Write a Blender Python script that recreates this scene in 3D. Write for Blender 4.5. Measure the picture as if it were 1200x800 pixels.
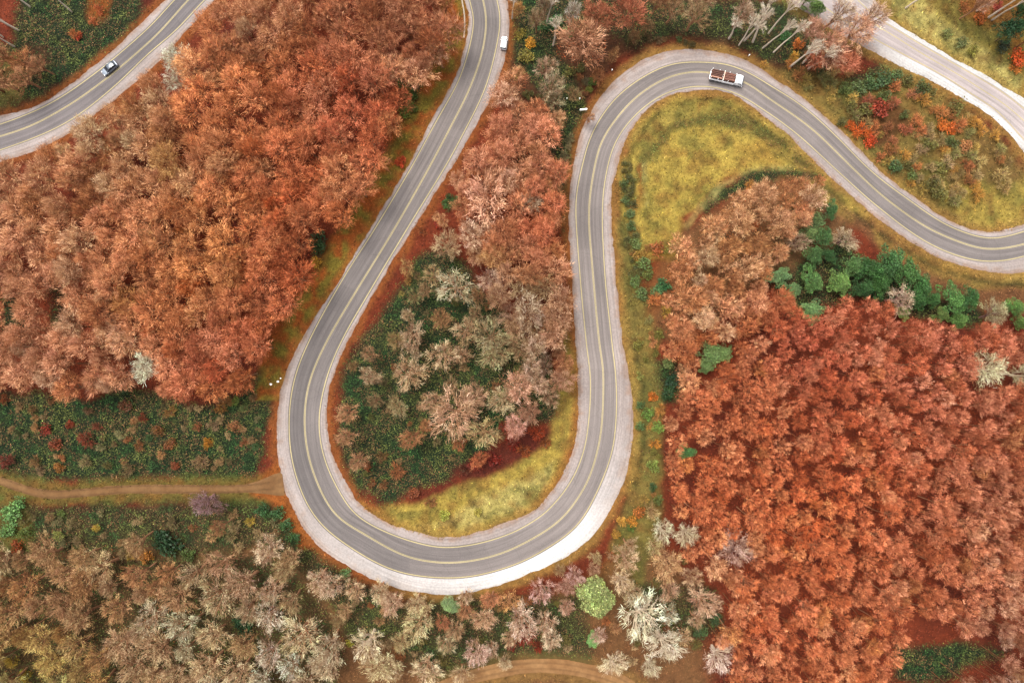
import bpy, math, random
import numpy as np
from mathutils import Vector, Matrix

random.seed(7)
R0 = np.random.default_rng(11)
for o in list(bpy.data.objects):
    bpy.data.objects.remove(o)
SC = bpy.context.scene
COL = SC.collection

# ------------------------------------------------------------------ camera, sky, sun, exposure
CAMH = 178.0
FPX = 801.0            # focal length in photo pixels (1200 wide)
cam_d = bpy.data.cameras.new('camera'); cam = bpy.data.objects.new('camera', cam_d); COL.objects.link(cam)
cam.location = (0, 0, CAMH); cam.rotation_euler = (0, 0, 0)
cam_d.sensor_width = 36; cam_d.lens = 36 * FPX / 1200; cam_d.clip_end = 3000; cam_d.clip_start = 1
SC.camera = cam

SUN_EL, SUN_AZ = math.radians(66), math.radians(-38)      # azimuth from +Y (top of the picture), clockwise
w = bpy.data.worlds.new('World'); SC.world = w; w.use_nodes = True
nt = w.node_tree; nt.nodes.clear()
out = nt.nodes.new('ShaderNodeOutputWorld'); bg = nt.nodes.new('ShaderNodeBackground')
sky = nt.nodes.new('ShaderNodeTexSky'); sky.sky_type = 'NISHITA'; sky.sun_disc = False
sky.sun_elevation = SUN_EL; sky.sun_rotation = SUN_AZ; sky.air_density = 1.0; sky.dust_density = 3.0
hs = nt.nodes.new('ShaderNodeHueSaturation'); hs.inputs['Saturation'].default_value = 0.22
nt.links.new(sky.outputs[0], hs.inputs['Color']); nt.links.new(hs.outputs[0], bg.inputs[0])
bg.inputs[1].default_value = 0.15
nt.links.new(bg.outputs[0], out.inputs[0])
sd = bpy.data.lights.new('sun', 'SUN'); so = bpy.data.objects.new('sun', sd); COL.objects.link(so)
sd.energy = 2.0; sd.angle = math.radians(28); sd.color = (1.0, 0.95, 0.86)
sdir = Vector((math.sin(SUN_AZ) * math.cos(SUN_EL), math.cos(SUN_AZ) * math.cos(SUN_EL), math.sin(SUN_EL)))
so.rotation_euler = sdir.to_track_quat('Z', 'Y').to_euler(); so.location = (-60, 60, 250)
vs = SC.view_settings; vs.view_transform = 'Standard'; vs.look = 'None'; vs.gamma = 1; vs.use_curve_mapping = False
vs.exposure = 1.8
try:
    SC.cycles.max_bounces = 5; SC.cycles.diffuse_bounces = 3; SC.cycles.glossy_bounces = 2
except Exception:
    pass

# ------------------------------------------------------------------ helpers
def lin(c):
    c = np.asarray(c, float) / 255.0
    return np.where(c <= 0.04045, c / 12.92, ((c + 0.055) / 1.055) ** 2.4)
KG = 0.50
def alb(c, k=0.42):
    return np.clip(lin(c) * k * KG, 0.002, 0.85)
def twig_alb(c, k=1.0):       # dry twigs and leaves: paler, less saturated than the mean of a crown
    l = lin(c); q = float(np.clip(1.25 - 1.25 * l[1] / max(l[0], .01), 0, 1))
    return np.clip(l * np.array([.86, .93 + .31 * q, 1.28 - .10 * q]) * k, 0.002, 0.8)

def hash2(ix, iy, seed):
    n = (ix.astype(np.int64) * 374761393 + iy.astype(np.int64) * 668265263 + seed * 1442695041) & 0xffffffff
    n = ((n ^ (n >> 13)) * 1274126177) & 0xffffffff
    n = (n ^ (n >> 16)) & 0xffffffff
    return n / 4294967295.0
def vnoise(x, y, seed=0):
    x = np.asarray(x, float); y = np.asarray(y, float)
    ix = np.floor(x); iy = np.floor(y); fx = x - ix; fy = y - iy
    fx = fx * fx * (3 - 2 * fx); fy = fy * fy * (3 - 2 * fy)
    a = hash2(ix, iy, seed); b = hash2(ix + 1, iy, seed); c = hash2(ix, iy + 1, seed); d = hash2(ix + 1, iy + 1, seed)
    return (a * (1 - fx) + b * fx) * (1 - fy) + (c * (1 - fx) + d * fx) * fy
def fbm(x, y, seed=0, o=4):
    s = 0; a = 0.5; t = 0
    for k in range(o):
        s = s + a * vnoise(x * 2 ** k + 17.3 * k, y * 2 ** k - 9.1 * k, seed + k); t += a; a *= 0.5
    return s / t
def sstep(a, b, x):
    t = np.clip((x - a) / (b - a), 0, 1); return t * t * (3 - 2 * t)

def H(x, y):        # the lie of the land
    x = np.asarray(x, float); y = np.asarray(y, float)
    return -0.06 * y + 1.6 * np.sin(x / 55 + 1.0) * np.cos(y / 48) + 0.8 * np.sin(x / 23 - y / 31)

def P(px, py, up=0.0):      # photo pixel -> world, at a height above the land
    px = np.asarray(px, float); py = np.asarray(py, float); z = np.zeros_like(px + py) + up
    for _ in range(7):
        X = (px - 600) * (CAMH - z) / FPX; Y = (400 - py) * (CAMH - z) / FPX
        z = H(X, Y) + up
    return X, Y, z
def pix(x, y, z):
    return 600 + x * FPX / (CAMH - z), 400 - y * FPX / (CAMH - z)

def mesh_obj(name, V, F, mat, parent=None, tint=None, smooth=False, attrs=None, link=True, mats=None, midx=None):
    V = np.asarray(V, np.float32).reshape(-1, 3); F = np.asarray(F, np.int32)
    k = F.shape[1]
    me = bpy.data.meshes.new(name)
    me.vertices.add(len(V)); me.vertices.foreach_set('co', V.ravel())
    me.loops.add(F.size); me.loops.foreach_set('vertex_index', F.ravel())
    me.polygons.add(len(F)); me.polygons.foreach_set('loop_start', np.arange(0, F.size, k, dtype=np.int32))
    me.polygons.foreach_set('loop_total', np.full(len(F), k, np.int32))
    if smooth: me.polygons.foreach_set('use_smooth', np.ones(len(F), bool))
    for m in (mats or [mat]): me.materials.append(m)
    if midx is not None: me.polygons.foreach_set('material_index', np.asarray(midx, np.int32))
    if tint is not None:
        a = me.attributes.new('tint', 'FLOAT_COLOR', 'FACE')
        c = np.ones((len(F), 4), np.float32); c[:, :3] = tint; a.data.foreach_set('color', c.ravel())
    for nm, arr in (attrs or {}).items():
        if arr.ndim == 1:
            a = me.attributes.new(nm, 'FLOAT', 'POINT'); a.data.foreach_set('value', arr.astype(np.float32))
        else:
            a = me.attributes.new(nm, 'FLOAT_COLOR', 'POINT'); c = np.ones((len(V), 4), np.float32); c[:, :3] = arr
            a.data.foreach_set('color', c.ravel())
    me.update(calc_edges=True); me.validate()
    o = bpy.data.objects.new(name, me)
    if link: COL.objects.link(o)
    if parent: o.parent = parent
    return o
def tag(o, label=None, cat=None, group=None, kind=None):
    if label: o['label'] = label
    if cat: o['category'] = cat
    if group: o['group'] = group
    if kind: o['kind'] = kind
    return o
def empty(name, loc, rz=0.0):
    o = bpy.data.objects.new(name, None); COL.objects.link(o); o.location = loc; o.rotation_euler = (0, 0, rz)
    o.empty_display_size = 0.5; return o

# ------------------------------------------------------------------ materials
def newmat(name):
    m = bpy.data.materials.new(name); m.use_nodes = True
    n = m.node_tree.nodes; b = n['Principled BSDF']; return m, m.node_tree, b
def plain(name, col, rough=0.6, metal=0.0, noise=0.12, scale=3.0, coat=0.0, emit=None):
    m, t, b = newmat(name)
    nz = t.nodes.new('ShaderNodeTexNoise'); nz.inputs['Scale'].default_value = scale; nz.inputs['Detail'].default_value = 4
    tc = t.nodes.new('ShaderNodeTexCoord'); t.links.new(tc.outputs['Object'], nz.inputs['Vector'])
    mr = t.nodes.new('ShaderNodeMapRange'); mr.inputs[3].default_value = 1 - noise; mr.inputs[4].default_value = 1 + noise
    t.links.new(nz.outputs[0], mr.inputs[0])
    vm = t.nodes.new('ShaderNodeVectorMath'); vm.operation = 'SCALE'; vm.inputs[0].default_value = col[:3]
    t.links.new(mr.outputs[0], vm.inputs['Scale']); t.links.new(vm.outputs[0], b.inputs['Base Color'])
    b.inputs['Roughness'].default_value = rough; b.inputs['Metallic'].default_value = metal
    if coat: b.inputs['Coat Weight'].default_value = coat
    return m
def foliage_mat(name, rough=0.85, transl=0.0):
    m, t, b = newmat(name)
    at = t.nodes.new('ShaderNodeAttribute'); at.attribute_type = 'GEOMETRY'; at.attribute_name = 'tint'
    oi = t.nodes.new('ShaderNodeObjectInfo')
    mx = t.nodes.new('ShaderNodeMix'); mx.data_type = 'RGBA'; mx.blend_type = 'MULTIPLY'; mx.inputs[0].default_value = 1
    t.links.new(at.outputs['Color'], mx.inputs[6]); t.links.new(oi.outputs['Color'], mx.inputs[7])
    t.links.new(mx.outputs[2], b.inputs['Base Color'])
    b.inputs['Roughness'].default_value = rough; b.inputs['Specular IOR Level'].default_value = 0.2
    if transl:
        tr = t.nodes.new('ShaderNodeBsdfTranslucent'); ms = t.nodes.new('ShaderNodeMixShader'); ms.inputs[0].default_value = transl
        t.links.new(mx.outputs[2], tr.inputs[0]); t.links.new(b.outputs[0], ms.inputs[1]); t.links.new(tr.outputs[0], ms.inputs[2])
        t.links.new(ms.outputs[0], t.nodes['Material Output'].inputs[0])
    return m
M_TWIG = foliage_mat('twigs_and_dry_leaves', 0.85, 0.35)
M_LEAF = foliage_mat('green_leaves', 0.6, 0.2)
M_BARK = foliage_mat('bark', 0.9)
M_COVER = foliage_mat('ground_cover_leaves', 0.85, 0.15)

def ground_material(name, bumpd=0.25, lo=0.62, hi=1.38):
    m, t, b = newmat(name)
    at = t.nodes.new('ShaderNodeAttribute'); at.attribute_name = 'col'
    ge = t.nodes.new('ShaderNodeNewGeometry')
    def nz(scale, det):
        n = t.nodes.new('ShaderNodeTexNoise'); n.inputs['Scale'].default_value = scale; n.inputs['Detail'].default_value = det
        n.inputs['Roughness'].default_value = 0.7
        t.links.new(ge.outputs['Position'], n.inputs['Vector']); return n
    n1 = nz(0.9, 8)
    mr = t.nodes.new('ShaderNodeMapRange'); mr.inputs[1].default_value = 0.3; mr.inputs[2].default_value = 0.7
    mr.inputs[3].default_value = lo; mr.inputs[4].default_value = hi; t.links.new(n1.outputs[0], mr.inputs[0])
    vm = t.nodes.new('ShaderNodeVectorMath'); vm.operation = 'SCALE'
    t.links.new(at.outputs['Color'], vm.inputs[0]); t.links.new(mr.outputs[0], vm.inputs['Scale'])
    t.links.new(vm.outputs[0], b.inputs['Base Color'])
    n2 = nz(3.0, 5); bp = t.nodes.new('ShaderNodeBump'); bp.inputs['Strength'].default_value = 0.9; bp.inputs['Distance'].default_value = bumpd
    t.links.new(n2.outputs[0], bp.inputs['Height']); t.links.new(bp.outputs[0], b.inputs['Normal'])
    b.inputs['Roughness'].default_value = 0.95; b.inputs['Specular IOR Level'].default_value = 0.1
    return m
M_GROUND = ground_material('forest_floor_and_grass')
M_TRACK = ground_material('packed_earth', 0.08, 0.8, 1.2)

def road_material(name, base, track=0.0, lo=0.80, hi=1.18, grit=6.0):
    """asphalt or gravel: attributes u (metres across) and v (metres along) drive streaks; 'col' carries tone patches"""
    m, t, b = newmat(name)
    L = t.links.new; N = t.nodes.new
    u = N('ShaderNodeAttribute'); u.attribute_name = 'u'; v = N('ShaderNodeAttribute'); v.attribute_name = 'v'
    at = N('ShaderNodeAttribute'); at.attribute_name = 'col'
    cb = N('ShaderNodeCombineXYZ')
    mu = N('ShaderNodeMath'); mu.operation = 'MULTIPLY'; mu.inputs[1].default_value = 2.2; L(u.outputs['Fac'], mu.inputs[0])
    mv = N('ShaderNodeMath'); mv.operation = 'MULTIPLY'; mv.inputs[1].default_value = 0.045; L(v.outputs['Fac'], mv.inputs[0])
    L(mu.outputs[0], cb.inputs[0]); L(mv.outputs[0], cb.inputs[1])
    n1 = N('ShaderNodeTexNoise'); n1.inputs['Scale'].default_value = 1.0; n1.inputs['Detail'].default_value = 5; L(cb.outputs[0], n1.inputs['Vector'])
    ge = N('ShaderNodeNewGeometry')
    n2 = N('ShaderNodeTexNoise'); n2.inputs['Scale'].default_value = grit; n2.inputs['Detail'].default_value = 5; L(ge.outputs['Position'], n2.inputs['Vector'])
    n3 = N('ShaderNodeTexNoise'); n3.inputs['Scale'].default_value = 0.12; n3.inputs['Detail'].default_value = 5; L(ge.outputs['Position'], n3.inputs['Vector'])
    def mr(n, a, c):
        q = N('ShaderNodeMapRange'); q.inputs[1].default_value = 0.3; q.inputs[2].default_value = 0.7
        q.inputs[3].default_value = a; q.inputs[4].default_value = c; L(n.outputs[0], q.inputs[0]); return q
    vo = N('ShaderNodeTexVoronoi'); vo.feature = 'DISTANCE_TO_EDGE'; vo.inputs['Scale'].default_value = .16
    wn = N('ShaderNodeVectorMath'); wn.operation = 'ADD'; sc_ = N('ShaderNodeVectorMath'); sc_.operation = 'SCALE'; sc_.inputs['Scale'].default_value = 4.0
    L(n3.outputs['Color'], sc_.inputs[0]); L(ge.outputs['Position'], wn.inputs[0]); L(sc_.outputs[0], wn.inputs[1]); L(wn.outputs[0], vo.inputs['Vector'])
    cr_ = N('ShaderNodeMapRange'); cr_.inputs[1].default_value = .006; cr_.inputs[2].default_value = .016; cr_.inputs[3].default_value = .90 if name == 'worn_asphalt' else 1.0; cr_.inputs[4].default_value = 1; L(vo.outputs['Distance'], cr_.inputs[0])
    a1 = mr(n1, lo, hi); a2 = mr(n2, 0.85, 1.15); a3 = mr(n3, 0.9, 1.1)
    p = N('ShaderNodeMath'); p.operation = 'MULTIPLY'; L(a1.outputs[0], p.inputs[0]); L(a2.outputs[0], p.inputs[1])
    p2 = N('ShaderNodeMath'); p2.operation = 'MULTIPLY'; L(p.outputs[0], p2.inputs[0]); pc = N('ShaderNodeMath'); pc.operation = 'MULTIPLY'; L(a3.outputs[0], pc.inputs[0]); L(cr_.outputs[0], pc.inputs[1]); L(pc.outputs[0], p2.inputs[1])
    vm = N('ShaderNodeVectorMath'); vm.operation = 'SCALE'; L(at.outputs['Color'], vm.inputs[0]); L(p2.outputs[0], vm.inputs['Scale'])
    L(vm.outputs[0], b.inputs['Base Color'])
    bp = N('ShaderNodeBump'); bp.inputs['Strength'].default_value = 0.5; bp.inputs['Distance'].default_value = 0.05
    L(n2.outputs[0], bp.inputs['Height']); L(bp.outputs[0], b.inputs['Normal'])
    b.inputs['Roughness'].default_value = 0.85; b.inputs['Specular IOR Level'].default_value = 0.25
    return m
M_ASPH = road_material('worn_asphalt', None)
M_GRAV = road_material('pale_gravel', None, lo=0.8, hi=1.14, grit=2.2)
M_PAINT = road_material('worn_road_paint', None, lo=0.8, hi=1.1, grit=4)

# ------------------------------------------------------------------ roads (traced edges, in photo pixels)
ROADS = {
 'a': dict(
  c=[(300,-80),(260,-38),(221,0),(185,40),(140,80),(120,96),(85,121),(40,146),(0,160),(-45,172),(-120,185)],
  l=[(284,-80),(244,-38),(205,0),(175,32),(132,70),(87,104),(50,126),(0,146),(-45,158),(-120,170)],
  r=[(319,-80),(279,-38),(240,0),(207,35),(175,62),(140,96),(100,129),(62,152),(0,176),(-45,188),(-120,200)],
  sl=[(274,-80),(232,-38),(194,0),(135,56),(107,80),(50,120),(0,136),(-45,148),(-120,160)],
  sr=[(330,-80),(292,-38),(252,0),(215,40),(185,75),(140,112),(82,155),(45,175),(0,191),(-45,203),(-120,215)]),
 'b': dict(
  c=[(548,-110),(555,-50),(566,0),(570,25),(565,62),(550,105),(525,155),(501,200),(460,272),(420,337),(383,400),(362,450),(357,500),(366,550),(391,600),(430,627),(475,651),(520,659),(562,655),(600,643),(642,620),(665,600),(686,569),(697,540),(705,500),(707,437),(702,400),(694,312),(690,250),(696,200),(707,162),(737,122),(770,97),(800,86),(830,85),(872,96),(900,115),(950,150),(1000,198),(1037,232),(1087,267),(1137,288),(1165,292),(1200,286),(1250,268),(1320,230)],
  l=[(532,-110),(539,-50),(550,0),(555,27),(547,67),(535,100),(507,150),(480,200),(440,267),(400,330),(362,400),(344,450),(339,500),(345,550),(366,600),(405,637),(455,665),(500,675),(550,675),(600,662),(632,647),(665,625),(687,600),(715,537),(722,487),(722,450),(717,400),(709,325),(706,250),(711,200),(725,160),(750,130),(780,110),(812,102),(845,104),(872,115),(900,132),(937,160),(981,200),(1020,235),(1075,277),(1120,299),(1162,306),(1200,300),(1254,282),(1326,242)],
  r=[(564,-110),(571,-50),(582,0),(586,27),(577,75),(565,112),(540,162),(519,200),(482,260),(440,330),(400,400),(381,450),(374,500),(385,550),(415,600),(450,622),(495,637),(525,641),(562,636),(600,624),(622,612),(639,600),(665,570),(682,535),(689,500),(692,450),(687,400),(682,350),(677,287),(675,237),(681,200),(695,155),(720,117),(755,90),(790,75),(825,74),(857,77),(900,99),(942,126),(982,162),(1020,200),(1062,232),(1112,265),(1160,279),(1200,271),(1246,254),(1314,218)],
  sl=[(522,-110),(529,-50),(545,0),(549,27),(541,70),(529,100),(500,152),(475,200),(437,262),(392,338),(351,400),(327,462),(324,525),(327,555),(344,600),(372,640),(425,675),(475,692),(512,697),(550,695),(600,681),(662,655),(692,632),(715,600),(737,550),(742,500),(740,450),(730,400),(725,350),(719,287),(716,237),(722,200),(735,162),(762,125),(795,109),(825,106),(857,110),(900,139),(925,160),(965,200),(1000,232),(1050,272),(1100,302),(1150,317),(1200,320),(1260,298),(1334,256)],
  sr=[(576,-110),(583,-50),(595,0),(596,50),(587,87),(565,135),(527,200),(486,265),(443,334),(408,400),(387,450),(384,500),(397,550),(432,600),(475,619),(525,629),(562,622),(600,607),(625,600),(655,562),(675,512),(676,450),(674,400),(670,325),(666,262),(671,200),(682,150),(707,107),(740,77),(770,62),(800,57),(837,59),(870,69),(900,87),(950,122),(1000,167),(1031,200),(1070,230),(1105,255),(1137,268),(1162,272),(1200,262),(1240,244),(1306,208)]),
 'c': dict(
  c=[(900,-70),(945,-28),(992,8),(1028,31),(1050,44),(1080,63),(1125,89),(1150,105),(1175,121),(1200,142),(1240,182),(1290,245)],
  l=[(890,-58),(935,-16),(978,17),(1016,41),(1045,57),(1080,75),(1112,93),(1141,112),(1169,131),(1200,164),(1230,196),(1278,256)],
  r=[(912,-84),(957,-42),(1002,-3),(1022,17),(1047,33),(1080,53),(1144,90),(1162,100),(1181,113),(1200,128),(1250,168),(1302,234)],
  sl=[(874,-44),(918,-4),(960,26),(1010,55),(1047,73),(1070,85),(1100,99),(1131,117),(1162,137),(1175,149),(1200,177),(1218,206),(1266,268)],
  sr=[(926,-98),(970,-60),(1014,-22),(1033,14),(1055,30),(1075,43),(1125,73),(1160,91),(1180,105),(1200,115),(1262,156),(1316,224)]),
}
def catmull(pts, step=1.0):
    p = np.array(pts, float); p = np.vstack([2 * p[0] - p[1], p, 2 * p[-1] - p[-2]])
    outp = []
    for i in range(1, len(p) - 2):
        a, b, c, d = p[i - 1], p[i], p[i + 1], p[i + 2]
        n = max(2, int(np.linalg.norm(c - b) / 2)); t = np.linspace(0, 1, n, endpoint=False)[:, None]
        outp.append(0.5 * ((2 * b) + (c - a) * t + (2 * a - 5 * b + 4 * c - d) * t ** 2 + (-a + 3 * b - 3 * c + d) * t ** 3))
    outp.append(p[-2][None]); q = np.vstack(outp)
    s = np.r_[0, np.cumsum(np.linalg.norm(np.diff(q, axis=0), axis=1))]
    k = int(s[-1] / step); ss = np.linspace(0, s[-1], k)
    return np.c_[np.interp(ss, s, q[:, 0]), np.interp(ss, s, q[:, 1])]
def gsm(a, n):
    k = np.hanning(2 * n + 1); k /= k.sum(); return np.convolve(np.pad(a, n, mode='edge'), k, mode='valid')
def world_line(pts, step):
    q = catmull(pts, 2.0); x, y, _ = P(q[:, 0], q[:, 1]); 
    s = np.r_[0, np.cumsum(np.hypot(np.diff(x), np.diff(y)))]; k = int(s[-1] / step); ss = np.linspace(0, s[-1], k)
    return np.c_[np.interp(ss, s, x), np.interp(ss, s, y)]
def road_frame(c):
    c = np.c_[gsm(c[:, 0], 7), gsm(c[:, 1], 7)]
    t = np.gradient(c, axis=0); t /= np.linalg.norm(t, axis=1)[:, None]
    n = np.c_[-t[:, 1], t[:, 0]]
    s = np.r_[0, np.cumsum(np.linalg.norm(np.diff(c, axis=0), axis=1))]
    return c, n, s
def offs(c, n, line, sm=8):
    q = world_line(line, 0.4); r = []
    for a, nn in zip(c, n):
        d = q - a; al = np.abs(d @ np.array([nn[1], -nn[0]])); dist = np.linalg.norm(d, axis=1)
        i = np.argmin(np.where(dist < 30, al * 2 + dist * 0.6, 1e9)); r.append(d[i] @ nn)
    return gsm(np.array(r), sm)
RD = {}
CEN = []; OFFP = []; OFFN = []; NRM = []; WHO = []
for k, rd in ROADS.items():
    c, n, s = road_frame(world_line(rd['c'], 0.8))
    o = {q: offs(c, n, rd[q]) for q in ('l', 'r', 'sl', 'sr')}
    sg = 1 if o['l'].mean() > 0 else -1
    jit = (fbm(s * 0.35, s * 0 + 3.1 + ord(k), 5) - 0.5) * .7 + (fbm(s * 1.3, s * 0 + 8.1 + ord(k), 6) - .5) * .5
    o['sl'] = np.abs(o['sl']); o['sr'] = np.abs(o['sr']); o['l'] = np.abs(o['l']); o['r'] = np.abs(o['r'])
    o['sl'] = np.maximum(o['sl'] + jit, o['l'] + 0.45); o['sr'] = np.maximum(o['sr'] + jit[::-1], o['r'] + 0.45)
    RD[k] = dict(c=c, n=n * sg, s=s, **o)      # +n is the 'l' side
    CEN.append(c); OFFP.append(o['sl']); OFFN.append(o['sr']); NRM.append(n * sg); WHO.append(np.full(len(c), ord(k)))
TRACKS = {
 't1': dict(c=[(-90,530),(-40,548),(0,563),(22,571),(50,579),(75,579),(100,577),(150,573),(215,573),(270,573),(300,571),(336,566)], w=5.8),
 't2': dict(c=[(440,850),(500,815),(540,797),(580,786),(620,780),(660,781),(700,789),(735,803),(790,850)], w=9),
}
for k, tr in TRACKS.items():
    c, n, s = road_frame(world_line(tr['c'], 0.8)); wdt = tr['w'] / 4.5 * (0.9 + 0.35 * fbm(s * 0.2, s * 0 + 1.7, 9))
    if k == 't1': wdt = wdt + 2.0 * sstep(s[-1] - 10, s[-1], s)
    RD[k] = dict(c=c, n=n, s=s, sl=wdt, sr=wdt); CEN.append(c); OFFP.append(wdt); OFFN.append(wdt); NRM.append(n); WHO.append(np.full(len(c), 1))
CEN = np.vstack(CEN); OFFP = np.concatenate(OFFP); OFFN = np.concatenate(OFFN); NRM = np.vstack(NRM); WHO = np.concatenate(WHO)

# distance to the nearest road edge on a world raster
GX = np.arange(-230, 231, 1.0); GY = np.arange(-190, 191, 1.0)
gx, gy = np.meshgrid(GX, GY); pts = np.c_[gx.ravel(), gy.ravel()]
DE = np.full(len(pts), 99.0); WHOG = np.zeros(len(pts)); SIDE = np.zeros(len(pts))
for i in range(0, len(pts), 4000):
    q = pts[i:i + 4000]; d2 = ((q[:, None, :] - CEN[None, ::2]) ** 2).sum(-1)
    # subtract offset so that the nearest EDGE wins
    dd = np.sqrt(d2) - 0.5 * (OFFP + OFFN)[None, ::2]; j = dd.argmin(1) * 2
    v = q - CEN[j]; side = np.einsum('ij,ij->i', v, NRM[j]); dist = np.linalg.norm(v, axis=1)
    DE[i:i + 4000] = dist - np.where(side > 0, OFFP[j], OFFN[j]); WHOG[i:i + 4000] = WHO[j]; SIDE[i:i + 4000] = np.sign(side)
DE = DE.reshape(gx.shape); WHOG = WHOG.reshape(gx.shape); SIDE = SIDE.reshape(gx.shape)
def samp(G, x, y):
    fx = np.clip((np.asarray(x) + 230), 0, 459.999); fy = np.clip((np.asarray(y) + 190), 0, 379.999)
    ix = fx.astype(int); iy = fy.astype(int); fx = fx - ix; fy = fy - iy
    ix1 = np.minimum(ix + 1, len(GX) - 1); iy1 = np.minimum(iy + 1, len(GY) - 1)
    return (G[iy, ix] * (1 - fx) + G[iy, ix1] * fx) * (1 - fy) + (G[iy1, ix] * (1 - fx) + G[iy1, ix1] * fx) * fy
def near(G, x, y):
    return G[np.clip(np.rint(np.asarray(y) + 190).astype(int), 0, 380), np.clip(np.rint(np.asarray(x) + 230).astype(int), 0, 460)]
def Zt(x, y):
    d = samp(DE, x, y)
    b = (fbm(np.asarray(x) / 9, np.asarray(y) / 9, 21) - 0.5) * 1.6 + (fbm(np.asarray(x) / 2.2, np.asarray(y) / 2.2, 31) - 0.5) * 0.6
    z = H(x, y) + b * sstep(0.5, 6, d) - 0.26 * (1 - sstep(-0.8, 0.15, d))
    return z - 0.18 * np.exp(-((d - 2.6) / 0.8) ** 2)         # roadside ditch

# ------------------------------------------------------------------ land cover map, in photo pixel coordinates on the ground
def poly(px, py, pts, feather=8, wob=10, seed=1):
    px = px + (fbm(px / 22, py / 22, seed) - 0.5) * 2 * wob; py = py + (fbm(px / 22 + 50, py / 22, seed + 7) - 0.5) * 2 * wob
    p = np.array(pts, float); ins = np.zeros(px.shape, bool); dmin = np.full(px.shape, 1e9)
    for i in range(len(p)):
        a, b = p[i], p[(i + 1) % len(p)]
        cond = (a[1] > py) != (b[1] > py)
        with np.errstate(divide='ignore', invalid='ignore'):
            xi = (b[0] - a[0]) * (py - a[1]) / (b[1] - a[1] + 1e-12) + a[0]
        ins ^= cond & (px < xi)
        ab = b - a; t = np.clip(((px - a[0]) * ab[0] + (py - a[1]) * ab[1]) / (ab @ ab), 0, 1)
        dmin = np.minimum(dmin, np.hypot(px - a[0] - t * ab[0], py - a[1] - t * ab[1]))
    sd_ = np.where(ins, dmin, -dmin)
    return sstep(-feather, feather, sd_)
RUST = (148, 66, 38); DKRED = (104, 44, 32); GREEN = (44, 60, 36); TAN = (150, 105, 65)
YEL = (218, 188, 88); OLV = (160, 144, 74); ORG = (180, 100, 42); GRS = (110, 125, 58); BRN = (105, 68, 42)
PALE = (232, 214, 128)
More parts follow.
